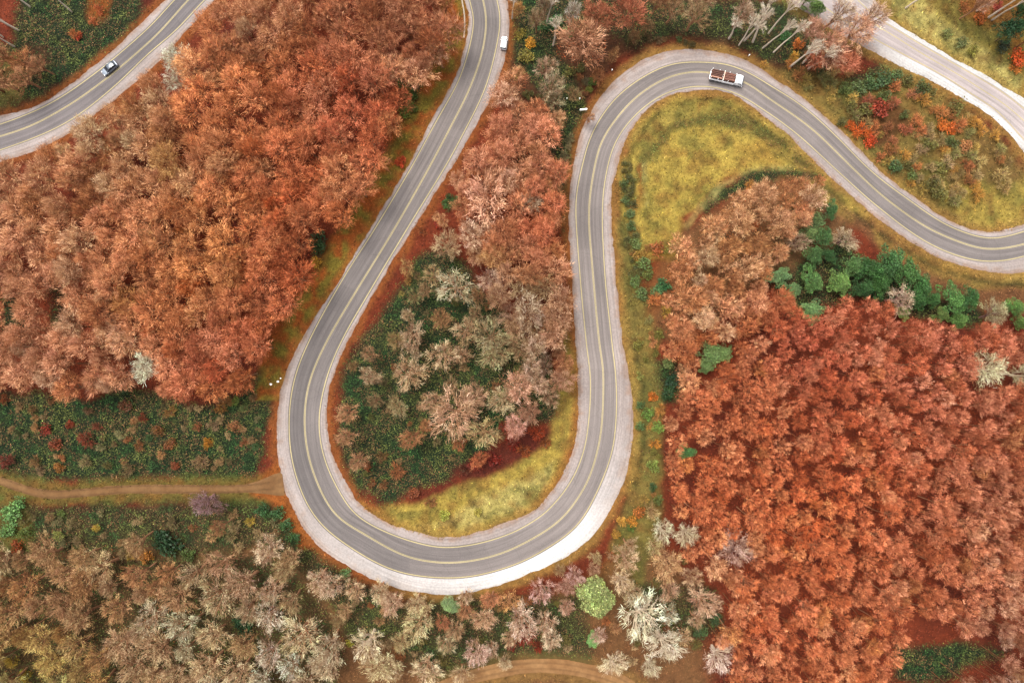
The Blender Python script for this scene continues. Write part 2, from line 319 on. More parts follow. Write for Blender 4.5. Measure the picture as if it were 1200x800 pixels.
ZONES = [  # colour, polygon, feather, strength
 ((176, 128, 66), [(300,570),(335,640),(390,700),(480,722),(560,722),(650,700),(700,670),(740,620),(770,600),(780,700),(560,760),(380,740)], 10, .85),

 (TAN, [(-250,600),(340,600),(420,690),(560,715),(700,680),(760,620),(790,650),(830,760),(840,1000),(-250,1000)], 14, .9),
 (BRN, [(600,-250),(1040,-250),(1020,40),(940,100),(870,60),(780,45),(720,70),(680,150),(665,260),(600,210),(590,80)], 10, .9),
 (GREEN, [(20,-150),(190,-150),(165,35),(130,60),(95,85),(50,115),(0,128),(-60,120),(-40,60),(15,50)], 8, .95),
 (ORG, [(97,-5),(125,-5),(130,20),(118,32),(102,25)], 5, .8), (BRN, [(30,45),(55,50),(55,75),(40,90),(28,75)], 5, .7), (OLV, [(-60,60),(22,65),(28,100),(10,128),(-60,130)], 8, .7),
 (GREEN, [(-200,455),(60,460),(110,466),(150,448),(200,468),(250,476),(300,438),(322,455),(312,520),(300,562),(240,566),(150,562),(60,566),(-200,540)], 8, .95),
 (GREEN, [(-200,590),(60,592),(120,588),(240,588),(318,585),(340,612),(380,650),(440,690),(480,712),(470,748),(410,755),(385,700),(330,652),(300,640),(210,655),(170,640),(100,650),(-200,650)], 8, .8),
 (GREEN, [(-200,650),(340,650),(400,740),(400,1000),(-200,1000)], 8, .62),
 (GRS, [(-200,530),(0,548),(60,566),(120,562),(200,560),(300,555),(325,560),(318,588),(200,588),(60,594),(-200,590)], 5, .85),
 (YEL, [(-100,595),(35,592),(40,640),(10,650),(-100,640)], 8, .4), (GRS, [(0,585),(30,585),(30,635),(0,640)], 6, .7),
 (GREEN, [(480,705),(560,700),(640,700),(690,690),(690,780),(600,775),(520,800),(470,770)], 10, .8),
 (GREEN, [(395,480),(402,430),(430,385),(470,335),(490,300),(530,290),(560,330),(600,380),(640,420),(664,470),(645,495),(600,500),(560,545),(490,575),(450,590),(415,570),(393,525)], 8, .95),
 (GREEN, [(592,-60),(660,-60),(652,60),(690,120),(672,190),(665,290),(650,200),(640,120),(605,70)], 6, .9),
 (GREEN, [(600,0),(1000,0),(960,80),(900,72),(850,50),(790,42),(740,55),(715,35),(640,40)], 8, .8),
 (GREEN, [(725,190),(738,195),(742,300),(770,330),(765,370),(735,330)], 6, .6),
 (GREEN, [(760,420),(800,425),(800,470),(770,470)], 6, .9), (GREEN, [(742,470),(765,460),(768,560),(750,560)], 6, .6),
 (GREEN, [(1050,758),(1130,750),(1180,762),(1100,795),(1050,795)], 8, .95), (GREEN, [(735,680),(835,685),(850,745),(790,750),(740,730)], 10, .75),
 (GREEN, [(980,90),(1050,75),(1060,110),(1000,125),(975,110)], 6, .85), (GREEN, [(1000,165),(1085,180),(1100,210),(1030,200)], 8, .6),
 (GREEN, [(0,340),(22,345),(36,390),(0,395)], 5, .9), (GREEN, [(55,320),(85,340),(85,385),(60,380)], 6, .7), (GREEN, [(465,90),(500,100),(488,145),(468,150)], 5, .6),
 (GREEN, [(900,235),(990,235),(1000,300),(1100,330),(1150,345),(1150,385),(1080,370),(1000,350),(930,375),(900,330)], 8, .9),
 (OLV, [(895,75),(1000,95),(1060,80),(1130,125),(1200,190),(1400,300),(1200,262),(1140,268),(1080,237),(1030,197),(960,127)], 8, .75),
 (TAN, [(1080,150),(1150,160),(1200,200),(1200,250),(1130,240)], 12, .5), (YEL, [(1090,225),(1150,215),(1300,215),(1300,262),(1140,268)], 8, .75),
 (DKRED, [(1000,110),(1060,115),(1075,150),(1030,175),(990,150)], 7, .7),
 (TAN, [(760,330),(790,280),(850,235),(900,200),(990,215),(1010,260),(960,300),(900,330),(800,400),(760,400)], 10, .85),
 (YEL, [(725,262),(722,200),(738,162),(765,128),(798,112),(860,112),(905,142),(965,205),(1020,255),(1000,262),(930,205),(880,200),(840,215),(800,255),(795,300),(745,310)], 7, .9),
 (OLV, [(750,150),(790,120),(870,128),(920,165),(880,160),(830,140),(780,150),(760,190),(740,215)], 8, .55),
 (GREEN, [(745,205),(752,180),(785,148),(830,132),(880,140),(925,165),(960,195),(950,200),(910,175),(870,152),(825,144),(790,160),(762,190),(752,215)], 3, .6),
 (GREEN, [(820,238),(845,218),(880,203),(930,198),(965,208),(960,213),(925,208),(885,214),(850,231),(828,251)], 3, .95), (PALE, [(800,262),(835,222),(880,198),(930,192),(930,198),(880,204),(840,232),(806,270)], 3, .5),
 (GREEN, [(733,185),(741,185),(743,250),(755,285),(735,290),(731,240)], 4, .55), (PALE, [(751,193),(755,193),(755,240),(751,245)], 1.5, .8), (ORG, [(747,195),(751,195),(750,250),(745,250)], 2, .7),
 (ORG, [(850,160),(900,165),(920,195),(860,190)], 10, .35),
 (YEL, [(660,385),(674,395),(678,512),(655,562),(626,602),(562,624),(525,631),(475,622),(430,604),(415,585),(440,595),(500,590),(545,568),(600,545),(635,525),(655,480)], 6, .9),
 (PALE, [(560,585),(620,560),(650,540),(640,575),(600,606),(540,622),(490,618),(530,605)], 8, .75),
 (DKRED, [(530,548),(560,530),(610,505),(640,500),(645,525),(600,545),(545,568)], 6, .8),
 (YEL, [(1010,-30),(1400,-60),(1400,200),(1212,128),(1175,106),(1125,76),(1075,47),(1030,15)], 8, .85),
 (PALE, [(1030,-10),(1080,-10),(1110,25),(1170,65),(1200,90),(1200,118),(1130,76),(1070,45)], 7, .8),
 (OLV, [(1075,-30),(1180,-30),(1200,100),(1160,60),(1110,35)], 10, .75), (ORG, [(1130,-30),(1200,-30),(1200,90),(1180,40),(1130,25)], 8, .7),
 (ORG, [(740,295),(795,290),(800,310),(770,380),(770,420),(745,420)], 8, .4),
 (OLV, [(722,255),(745,262),(752,330),(770,400),(775,470),(775,620),(745,690),(715,650),(738,560),(742,490),(735,420),(726,340)], 7, .85),
 (TAN, [(900,160),(960,210),(1050,285),(1100,312),(1200,325),(1400,300),(1400,370),(1150,362),(1090,345),(1030,300),(980,240)], 8, .8),
 (YEL, [(1000,245),(1060,290),(1150,320),(1300,322),(1300,345),(1120,335),(1040,300)], 8, .45),
 (ORG, [(285,568),(305,562),(322,540),(335,545),(345,600),(375,645),(352,630),(318,590),(290,580)], 3, .95), (ORG, [(305,560),(330,540),(345,600),(375,645),(355,640),(320,590)], 4, .85), 
]
def cover(px, py):
    """returns colour (N,3 linear 0..1, display) and weights: green undergrowth, grass"""
    sh = px.shape; C = np.ones(sh + (3,)) * lin(RUST)
    f = fbm(px / 40, py / 40, 77)[..., None]; C = C * (1 - sstep(.45, .7, f) * .6) + lin(DKRED) * sstep(.45, .7, f) * .6
    wg = np.zeros(sh); wy = np.zeros(sh)
    for i, (c, pl, fe, st) in enumerate(ZONES):
        m = poly(px, py, pl, fe, 9, 100 + i * 3) * st
        br = np.clip(m * 1.25 - (1 - fbm(px / 7, py / 7, 300 + i, 3)) * .35, 0, 1) if st < 1 else m
        C = C * (1 - br[..., None]) + lin(c) * br[..., None]
        g = c is GREEN; y = c in (YEL, OLV, PALE, GRS)
        wg = wg * (1 - br) + (br if g else 0); wy = wy * (1 - br) + (br if y else 0)
    q1 = fbm(px / 14 + 3, py / 14, 611, 4); q2 = fbm(px / 10, py / 10 + 8, 621, 4); q3 = fbm((px + py) / 26, (px - py) / 6, 631, 3)
    a_ = (sstep(.5, .66, q1) * .6 * wy)[..., None]; C = C * (1 - a_) + lin((118, 118, 56)) * a_
    a_ = (sstep(.52, .68, q2) * .55 * wy)[..., None]; C = C * (1 - a_) + lin((160, 108, 54)) * a_
    a_ = (sstep(.58, .72, q3) * .5 * wy)[..., None]; C = C * (1 - a_) + lin((96, 84, 44)) * a_
    # verges by the roads
    x, y, _ = P(px, py); d = samp(DE, x, y); who = near(WHOG, x, y); side = near(SIDE, x, y)
    n = fbm(px / 9, py / 9, 401)
    left_b = ((who == ord('b')) & (side > 0) & (py < 470) & (px < 600)); 
    vo = np.where(left_b, 1 - sstep(5, 9, d + (n - .5) * 5), 0)
    C = C * (1 - vo[..., None]) + (lin((196, 104, 44)) * (1 - sstep(.36, .56, n))[..., None] + lin((158, 138, 54)) * sstep(.36, .56, n)[..., None]) * vo[..., None]
    wg *= 1 - vo
    v2 = (1 - sstep(.8, 2.6, d + (n - .5) * 2.5)) * np.where(who > 1, .6, .25)
    yl = sstep(640, 760, px) * (1 - sstep(300, 420, py) * sstep(400, 380, px)); yl = np.maximum(yl, sstep(560, 620, py) * sstep(420, 500, px))
    cv = lin((190, 115, 55)) * (1 - yl[..., None]) + lin((205, 165, 85)) * yl[..., None]
    C = C * (1 - v2[..., None]) + cv * v2[..., None]; wg *= 1 - v2; wy *= 1 - .5 * v2
    # dark ditch line below the right-hand road
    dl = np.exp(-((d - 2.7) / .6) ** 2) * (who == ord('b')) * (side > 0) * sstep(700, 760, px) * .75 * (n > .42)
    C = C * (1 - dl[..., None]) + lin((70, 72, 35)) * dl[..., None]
    return C, wg, wy
MP = 3.0
mpx, mpy = np.meshgrid(np.arange(-330, 1531, MP), np.arange(-330, 1131, MP))
CM, WG, WY = cover(mpx, mpy)
def msamp(G, px, py):
    fx = np.clip((px + 330) / MP, 0, G.shape[1] - 1.001); fy = np.clip((py + 330) / MP, 0, G.shape[0] - 1.001)
    ix = fx.astype(int); iy = fy.astype(int); fx = fx - ix; fy = fy - iy
    if G.ndim == 3: fx = fx[..., None]; fy = fy[..., None]
    return (G[iy, ix] * (1 - fx) + G[iy, ix + 1] * fx) * (1 - fy) + (G[iy + 1, ix] * (1 - fx) + G[iy + 1, ix + 1] * fx) * fy

# ------------------------------------------------------------------ the ground: one sheet
def axis(half, step, far):
    a = list(np.arange(0, half, step)); s = step
    while a[-1] < far: s *= 1.18; a.append(a[-1] + s)
    a = np.array(a); return np.r_[-a[:0:-1], a]
ax = axis(160, 0.75, 900); ay = axis(125, 0.75, 900)
X, Y = np.meshgrid(ax, ay); Z = Zt(X, Y)
gpx, gpy = pix(X, Y, H(X, Y)); gc = msamp(CM, gpx, gpy)
gc = gc * (0.75 + 0.5 * fbm(X / 1.6, Y / 1.6, 55)[..., None])
nx, ny = len(ax), len(ay)
idx = np.arange(nx * ny).reshape(ny, nx)
F = np.stack([idx[:-1, :-1], idx[:-1, 1:], idx[1:, 1:], idx[1:, :-1]], -1).reshape(-1, 4)
g = mesh_obj('ground', np.stack([X, Y, Z], -1).reshape(-1, 3), F, M_GROUND, smooth=True, attrs={'col': (gc * 0.42 * KG).reshape(-1, 3)})
tag(g, kind='structure')

# ------------------------------------------------------------------ roads
def ribbon(r, lo, hi, ncol, mat, name, zf, colf, rows=slice(None)):
    c, n, s = r['c'], r['n'], r['s']
    lo = np.broadcast_to(lo, s.shape); hi = np.broadcast_to(hi, s.shape)
    t = np.linspace(0, 1, ncol); U = lo[:, None] * (1 - t) + hi[:, None] * t
    XY = c[:, None, :] + n[:, None, :] * U[..., None]
    Z = H(XY[..., 0], XY[..., 1]) + zf(U, s[:, None])
    V = np.concatenate([XY, Z[..., None]], -1)
    idx = np.arange(len(s) * ncol).reshape(len(s), ncol)
    F = np.stack([idx[:-1, :-1], idx[:-1, 1:], idx[1:, 1:], idx[1:, :-1]], -1).reshape(-1, 4)
    e1 = V[0, 1] - V[0, 0]; e2 = V[1, 0] - V[0, 0]
    if (e1[0] * e2[1] - e1[1] * e2[0]) < 0: F = F[:, ::-1]
    return V.reshape(-1, 3), F, U.ravel(), np.repeat(s, ncol), colf(U, s[:, None], XY).reshape(-1, 3)
def join(parts):
    V = []; F = []; U = []; S = []; C = []; b = 0
    for v, f, u, s, c in parts:
        V.append(v); F.append(f + b); U.append(u); S.append(s); C.append(c); b += len(v)
    return np.vstack(V), np.vstack(F), np.concatenate(U), np.concatenate(S), np.vstack(C)
def emit(name, parts, mat):
    V, F, U, S, C = join(parts)
    return tag(mesh_obj(name, V, F, mat, smooth=True, attrs={'u': U, 'v': S, 'col': C}), kind='structure')
crown = lambda U, s: 0.06 - 0.0012 * U ** 2
def asph_col(dark, pale):
    def f(U, s, XY):
        px, py = pix(XY[..., 0], XY[..., 1], H(XY[..., 0], XY[..., 1]))
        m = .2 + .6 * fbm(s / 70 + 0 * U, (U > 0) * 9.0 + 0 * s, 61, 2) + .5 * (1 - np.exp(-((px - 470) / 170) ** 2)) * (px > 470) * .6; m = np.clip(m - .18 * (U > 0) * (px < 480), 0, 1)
        lane = np.where(U > 0, 1, -1)
        c = lin(dark) * (1 - m[..., None]) + lin(pale) * m[..., None]
        # polished wheel paths and the paler strip between them
        pt = hash2(np.floor(s / 31 + .37 * (U > 0)), (U > 0) + 0 * s, 5); c = c * (1 + .16 * (pt - .5))[..., None]
        wp = np.cos((np.abs(U) - 1.75) * 3.6)[..., None] * 0.11
        # darker newer surfacing of one lane along parts of the road
        nd = sstep(.3, .8, fbm(s / 90 + 0 * U, 0 * U + 4.2, 71, 2))[..., None]
        return np.clip(c * (1 + wp) * (1 - 0.12 * nd * (lane[..., None] < 0)), 0, 1) * 0.42 * KG
    return f
for k, dark, pale in (('a', (126, 119, 122), (168, 156, 154)), ('b', (112, 107, 108), (182, 168, 162)), ('c', (216, 198, 196), (230, 214, 210))):  # road c: overexposed brightness put into its very pale asphalt colour
    r = RD[k]
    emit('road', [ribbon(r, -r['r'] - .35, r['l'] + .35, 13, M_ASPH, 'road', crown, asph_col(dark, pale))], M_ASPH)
    def grav(base, wht):
        def f(U, s, XY):
            m = fbm(XY[..., 0] / 5, XY[..., 1] / 5, 81, 4)[..., None]
            px, py = pix(XY[..., 0], XY[..., 1], 0 * U); 
            wh = (0.95 * np.exp(-(((px - 620) / 185) ** 2 + ((py - 655) / 95) ** 2)) + sstep(1010, 1080, px) * sstep(200, 150, py))  # local whitening: glare of overexposed gravel painted into the shoulder colour
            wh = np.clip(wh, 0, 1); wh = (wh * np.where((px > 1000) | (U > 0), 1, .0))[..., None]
            c = lin(base) * (1 - m) + lin(wht) * m
            eo = np.abs(U) - np.abs(U).min(1, keepdims=True); ew = np.abs(U).max(1, keepdims=True) - np.abs(U).min(1, keepdims=True)
            di = (sstep(.45, 1.0, eo / ew + (fbm(XY[..., 0] / 1.3, XY[..., 1] / 1.3, 83, 3) - .5) * 1.1) * .55)[..., None]; c = c * (1 - di) + lin((184, 138, 104)) * di
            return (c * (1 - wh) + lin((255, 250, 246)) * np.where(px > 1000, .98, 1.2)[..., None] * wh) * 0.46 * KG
        return f
    parts = []
    for sgn, e, o in ((1, r['l'], r['sl']), (-1, r['r'], r['sr'])):
        w_ = o - e
        def zf(U, s, e=e, o=o):
            t = (np.abs(U) - (e[:, None] + .2)) / (o[:, None] - e[:, None] + 1e-6)
            return 0.045 - 0.0012 * U ** 2 - 0.14 * sstep(.8, 1.0, t) + 0.02 * fbm(U * 2, s * .6, 8)
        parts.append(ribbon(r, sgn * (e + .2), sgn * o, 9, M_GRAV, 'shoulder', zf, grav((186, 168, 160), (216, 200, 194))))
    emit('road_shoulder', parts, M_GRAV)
    paint = lambda U, s, XY: np.ones(U.shape + (3,)) * lin((236, 216, 160)) * 0.46 * KG
    mp = []
    lw = .13 if k != 'c' else .12
    for q in (r['l'], -r['r']):
        mp.append(ribbon(r, q - lw, q + lw, 2, M_PAINT, 'm', lambda U, s: crown(U, s) + .012, paint))
    if k == 'b' or k == 'a':
        for a_, b_ in ((-.21, -.05), (.05, .21)):
            mp.append(ribbon(r, a_, b_, 2, M_PAINT, 'm', lambda U, s: crown(U, s) + .012, paint))
    else:
        mp.append(ribbon(r, -lw, lw, 2, M_PAINT, 'm', lambda U, s: crown(U, s) + .012, paint))
    emit('road_markings', mp, M_PAINT)
for k in ('t1', 't2'):
    r = RD[k]
    def tc(U, s, XY, r=r, k=k):
        m = fbm(XY[..., 0] / 2, XY[..., 1] / 2, 91, 4)[..., None]
        rut = np.exp(-((np.abs(U) - .8) / .25) ** 2)[..., None]
        c = (lin((148, 104, 64)) * (1 - m) + lin((182, 138, 92)) * m) * (1.0 if k == 't1' else 1.45)
        return (c * (1 - .3 * rut)) * .42 * KG
    def tz(U, s, r=r):
        t = np.abs(U) / r['sl'][:, None]; return .0 - .06 * np.exp(-((np.abs(U) - .8) / .25) ** 2) - .3 * sstep(.7, 1, t) + .05 * fbm(U * 2, s, 3)
    emit('dirt_track', [ribbon(r, -r['sr'], r['sl'], 13, M_TRACK, 'd', tz, tc)], M_TRACK)
# pale concrete edging beside the top of the main road
kc = world_line([(539, -30), (541, 0), (544, 14), (545, 28), (543, 48)], .7); c_, n_, s_ = road_frame(kc)
kr = dict(c=c_, n=n_, s=s_)
tag(mesh_obj('kerb', *(lambda q: (q[0], q[1]))(ribbon(kr, -.28, .28, 5, None, 'k', lambda U, s: .22 - .5 * (np.abs(U) > .2), lambda U, s, XY: np.ones(U.shape + (3,)))),
    plain('pale_concrete', alb((225, 205, 180), .5), .9)), kind='structure')

# ------------------------------------------------------------------ ground cover scatter (grass, undergrowth, leaf litter)
def blades(x, y, z, hgt, wid, lean, col, seed=1):
    g = np.random.default_rng(seed); n = len(x)
    az = g.uniform(0, 2 * math.pi, n); wa = g.uniform(0, 2 * math.pi, n)
    b = np.c_[x, y, z]; wv = np.c_[np.cos(wa), np.sin(wa), g.uniform(-.3, .3, n)] * (wid * .5)[:, None]
    tip = b + np.c_[np.cos(az) * np.sin(lean), np.sin(az) * np.sin(lean), np.cos(lean)] * hgt[:, None]
    V = np.stack([b - wv, b + wv, tip], 1).reshape(-1, 3)
    return V, np.arange(3 * n).reshape(-1, 3), col
def scatter(n, box=(-40, -40, 1240, 840)):
    px = R0.uniform(box[0], box[2], n); py = R0.uniform(box[1], box[3], n); x, y, _ = P(px, py)
    d = samp(DE, x, y); return px, py, x, y, d
px, py, x, y, d = scatter(330000)
wgn = msamp(WG, px, py); wyn = msamp(WY, px, py); cc = msamp(CM, px, py); rr = R0.random(len(px))
z = Zt(x, y)
# grass
m = (d > -.25 - .8 * (R0.random(len(d)) < .25)) & (rr < np.clip(wyn * 1.0 + .55 * ((d < 5) & (wgn < .4)), 0, 1))
var = np.exp(R0.normal(0, .42, m.sum()))[:, None] * np.c_[R0.uniform(.9, 1.1, m.sum()), np.ones(m.sum()), R0.uniform(.7, 1.2, m.sum())]
V, F, C = blades(x[m], y[m], z[m] - .05, R0.uniform(.3, .9, m.sum()), R0.uniform(.12, .36, m.sum()), R0.uniform(.5, 1.35, m.sum()), np.clip(cc[m] * var * .52 * KG, 0, .8), 3)
tag(mesh_obj('grass', V, F, M_COVER, tint=C), 'yellow green autumn grass growing on the road verges', 'grass', kind='stuff')
# dark green undergrowth: leafy mounds
m = (d > .9) & (rr < wgn * 1.1); idx = np.nonzero(m)[0]; idx = np.repeat(idx, 4)
jx = x[idx] + R0.normal(0, .5, len(idx)); jy = y[idx] + R0.normal(0, .5, len(idx)); k = samp(DE, jx, jy) > .6; jx, jy, idx = jx[k], jy[k], idx[k]
hb = np.clip(fbm(jx / 1.6, jy / 1.6, 501, 3) * 2.6 - .75, .1, 2); zz = Zt(jx, jy) + hb * R0.uniform(.5, 1, len(jx))
hue = fbm(jx / 4, jy / 4, 510, 3); tone = R0.random(len(jx))
hue = sstep(.3, .6, hue); gcol = lin((56, 90, 42)) * (1 - hue[:, None]) + lin((104, 110, 54)) * hue[:, None]
warm = (fbm(jx / 2.5, jy / 2.5, 520, 3) > .50) & (tone > .45); gcol[warm] = lin((126, 92, 60))
gcol *= np.exp(R0.normal(0, .5, len(jx)))[:, None] * (.6 + 1.1 * fbm(jx / 1.2, jy / 1.2, 530, 3))[:, None]
V, F, C = blades(jx, jy, zz, R0.uniform(.15, .36, len(jx)), R0.uniform(.10, .27, len(jx)), R0.uniform(.6, 1.7, len(jx)), np.clip(gcol * .8 * KG, 0, .8), 5)
tag(mesh_obj('undergrowth', V, F, M_COVER, tint=C), 'dark green leafy undergrowth carpeting the gaps between the trees', 'undergrowth', kind='stuff')
# russet leaf litter and low scrub
m = (d > .9) & (rr < .6 * (1 - wgn) * (1 - wyn))
var = (R0.uniform(.5, 1.7, m.sum()))[:, None]
V, F, C = blades(x[m], y[m], z[m] + R0.uniform(0, .5, m.sum()), R0.uniform(.2, .6, m.sum()), R0.uniform(.12, .35, m.sum()), R0.uniform(.7, 1.7, m.sum()), np.clip(cc[m] * var * .62 * KG, 0, .8), 7)
tag(mesh_obj('leaf_litter', V, F, M_COVER, tint=C), 'russet fallen leaves and low dry scrub under the forest', 'leaf litter', kind='stuff')

# ------------------------------------------------------------------ tree prototypes
def tube(p, r, sides=5):
    p = np.array(p, float); n = len(p); t = np.gradient(p, axis=0); t /= np.linalg.norm(t, axis=1)[:, None] + 1e-9
    ref = np.array([0.3, 0.2, 1.0]) if abs(t[0][2]) < .8 else np.array([1.0, .1, 0])
    a = np.cross(t, ref); a /= np.linalg.norm(a, axis=1)[:, None] + 1e-9; b = np.cross(t, a)
    th = np.arange(sides) * 2 * math.pi / sides
    V = p[:, None] + (a[:, None] * np.cos(th)[None, :, None] + b[:, None] * np.sin(th)[None, :, None]) * np.array(r)[:, None, None]
    F = []
    for i in range(n - 1):
        for j in range(sides):
            q = (j + 1) % sides; F += [(i * sides + j, i * sides + q, (i + 1) * sides + q), (i * sides + j, (i + 1) * sides + q, (i + 1) * sides + j)]
    return V.reshape(-1, 3), np.array(F)
def merge(parts):
    V = []; F = []; b = 0
    for v, f in parts: V.append(v); F.append(f + b); b += len(v)
    return np.vstack(V), np.vstack(F)
def unit(v): return v / (np.linalg.norm(v, axis=-1, keepdims=True) + 1e-9)
def sliver(b, dr, ln, wd, g):
    n = len(b); sv = unit(np.cross(dr, g.normal(size=(n, 3)))) * (wd * .5)[:, None]
    mid = b + dr * (ln * .55)[:, None] + g.normal(0, .06, (n, 3)) * ln[:, None]; tip = b + dr * ln[:, None] + g.normal(0, .14, (n, 3)) * ln[:, None] 
    V = np.stack([b - sv, b + sv, mid + sv * .6, mid - sv * .6, tip], 1)
    base = np.arange(n)[:, None] * 5
    F = np.concatenate([base + [0, 1, 2], base + [0, 2, 3], base + [3, 2, 4]], 1).reshape(-1, 3)
    return V.reshape(-1, 3), F
def leafs(c, size, g, flat=0.0):
    n = len(c); a = unit(g.normal(size=(n, 3)) * [1, 1, 1 - flat]); b = unit(np.cross(a, g.normal(size=(n, 3))))
    s = size[:, None]; V = np.stack([c - a * s * .5, c + b * s * .38, c + a * s * .5, c - b * s * .38], 1).reshape(-1, 3)
    base = np.arange(n)[:, None] * 4; return V, np.concatenate([base + [0, 1, 2], base + [0, 2, 3]], 1).reshape(-1, 3)

def gen_tree(seed, R=1.0, Ht=3.2, kind='russet', nc=18, nt=190, wk=1.0, sg=.36):
    """unit crown radius; returns trunk (V,F,tint) and crown (V,F,tint)"""
    g = np.random.default_rng(seed); tr = []; cr = []; ti = []
    topz = Ht; lean = g.normal(0, .05, 2) * Ht
    P0 = np.array([0, 0, -.15]); tt = np.array([lean[0], lean[1], Ht * .9])
    rt = .040 * R if kind != 'bare' else .05 * R
    ps = [P0 + (tt - P0) * u + np.r_[g.normal(0, .012, 2) * Ht * (u > 0) * (u < 1), 0] for u in np.linspace(0, 1, 7)]
    tr.append(tube(ps, rt * np.linspace(1.25, .18, 7), 6))
    def tpt(u): return P0 + (tt - P0) * u
    sq = g.uniform(.82, 1.12, 2)
    for i in range(nc):
        u = (i + .5) / nc; r = R * .78 * math.sqrt(u) * (g.uniform(.85, 1.12) if kind != 'ever' or nc > 50 else g.uniform(.45, 1.4)); th = i * 2.39996 + g.uniform(-.4, .4)
        zt = Ht * (1.0 - .02) - .85 * R * (r / R) ** 1.6 - g.uniform(0, .28) * R - .20 * R
        c = np.array([r * math.cos(th) * sq[0] + lean[0], r * math.sin(th) * sq[1] + lean[1], zt])
        rc = R * (g.uniform(.26, .44) if kind != 'ever' else g.uniform(.14, .34))
        src = tpt(g.uniform(.42, .62)) ; src2 = tpt(.55) - [0, 0, R * .35]
        d = unit(c - src2); d = unit(d + [0, 0, .25])
        b = c - d * rc * .85
        mid = (src + b) / 2 + np.array([0, 0, -.06 * R]) + g.normal(0, .04, 3) * R
        lr = .014 if kind == 'russet' else .021
        tr.append(tube([src, mid, b, c], R * lr * np.array([1.3, 1.0, .6, .25]), 4))
        ctint = g.uniform(.74, 1.26) * (1 + g.normal(0, .04, 3))
        if kind == 'ever':
            n = nt; dd = unit(g.normal(size=(n, 3)) + d * .35); rad = rc * g.uniform(.55, 1.12, n) ** .5
            pos = c + dd * rad[:, None] * [1, 1, .8] + g.normal(0, .03, (n, 3)) * R
            V, F = leafs(pos, g.uniform(.04, .10, n) * R, g); t = ctint * np.exp(g.normal(0, .36, (n, 1))) * (1 + g.normal(0, .06, (n, 3)))
            cr.append((V, F)); ti.append(np.repeat(t, 2, 0)); continue
        n = nt
        nb = n // 6; n = nb * 6; bi = np.repeat(np.arange(nb), 6)          # sprays: bundles of twigs sharing a bough
        bd = unit(d + g.normal(size=(nb, 3)) * g.uniform(.35, .75)); bt = np.exp(g.normal(0, sg, nb)); 
        dd = unit(bd[bi] + g.normal(0, .11, (n, 3))); st = rc * (g.uniform(.1, .9, nb)[bi] + g.uniform(0, .45, n)); ln = rc * g.uniform(.45, .95, n)
        pos = b + dd * st[:, None] + g.normal(0, .012, (n, 3)) * R
        dr = unit(dd + g.normal(0, .16, (n, 3)))
        V, F = sliver(pos, dr, ln, R * g.uniform(.011, .021, n) * wk * (1.15 if kind == 'bare' else 1), g)
        bc = (1 + g.normal(0, .04, (nb, 3))) * np.stack([bt ** .0, bt ** .22, bt ** .32], 1)
        t = ctint * (bt[bi] * g.uniform(.8, 1.2, n))[:, None] * bc[bi]
        cr.append((V, F)); ti.append(np.repeat(t, 3, 0))
        if kind == 'bare':                                  # stout pale boughs radiating through the clump
            for q in range(5):
                e = b + unit(d + g.normal(0, .5, 3)) * rc * g.uniform(1.1, 1.8)
                tr.append(tube([b, (b + e) / 2 + g.normal(0, .03, 3) * R, e], R * np.array([.013, .009, .003]), 3))
        if kind == 'russet':                                # clinging dry leaves
            n2 = int(nt * .45); dd = unit(d + g.normal(size=(n2, 3)) * .6); pos = b + dd * (rc * g.uniform(.4, 1.5, n2))[:, None] - np.c_[np.zeros(n2), np.zeros(n2), g.uniform(.05, .7, n2)] * R
            V, F = leafs(pos, g.uniform(.025, .055, n2) * R, g); t = ctint * g.uniform(.6, 1.25, (n2, 1)) * np.array([.88, .50, .34])
            cr.append((V, F)); ti.append(np.repeat(t, 2, 0))
    TV, TF = merge(tr); CV, CF = merge(cr); CT = np.vstack(ti)
    return (TV, TF, np.ones((len(TF), 3))), (CV, CF, np.clip(CT, 0, 3))
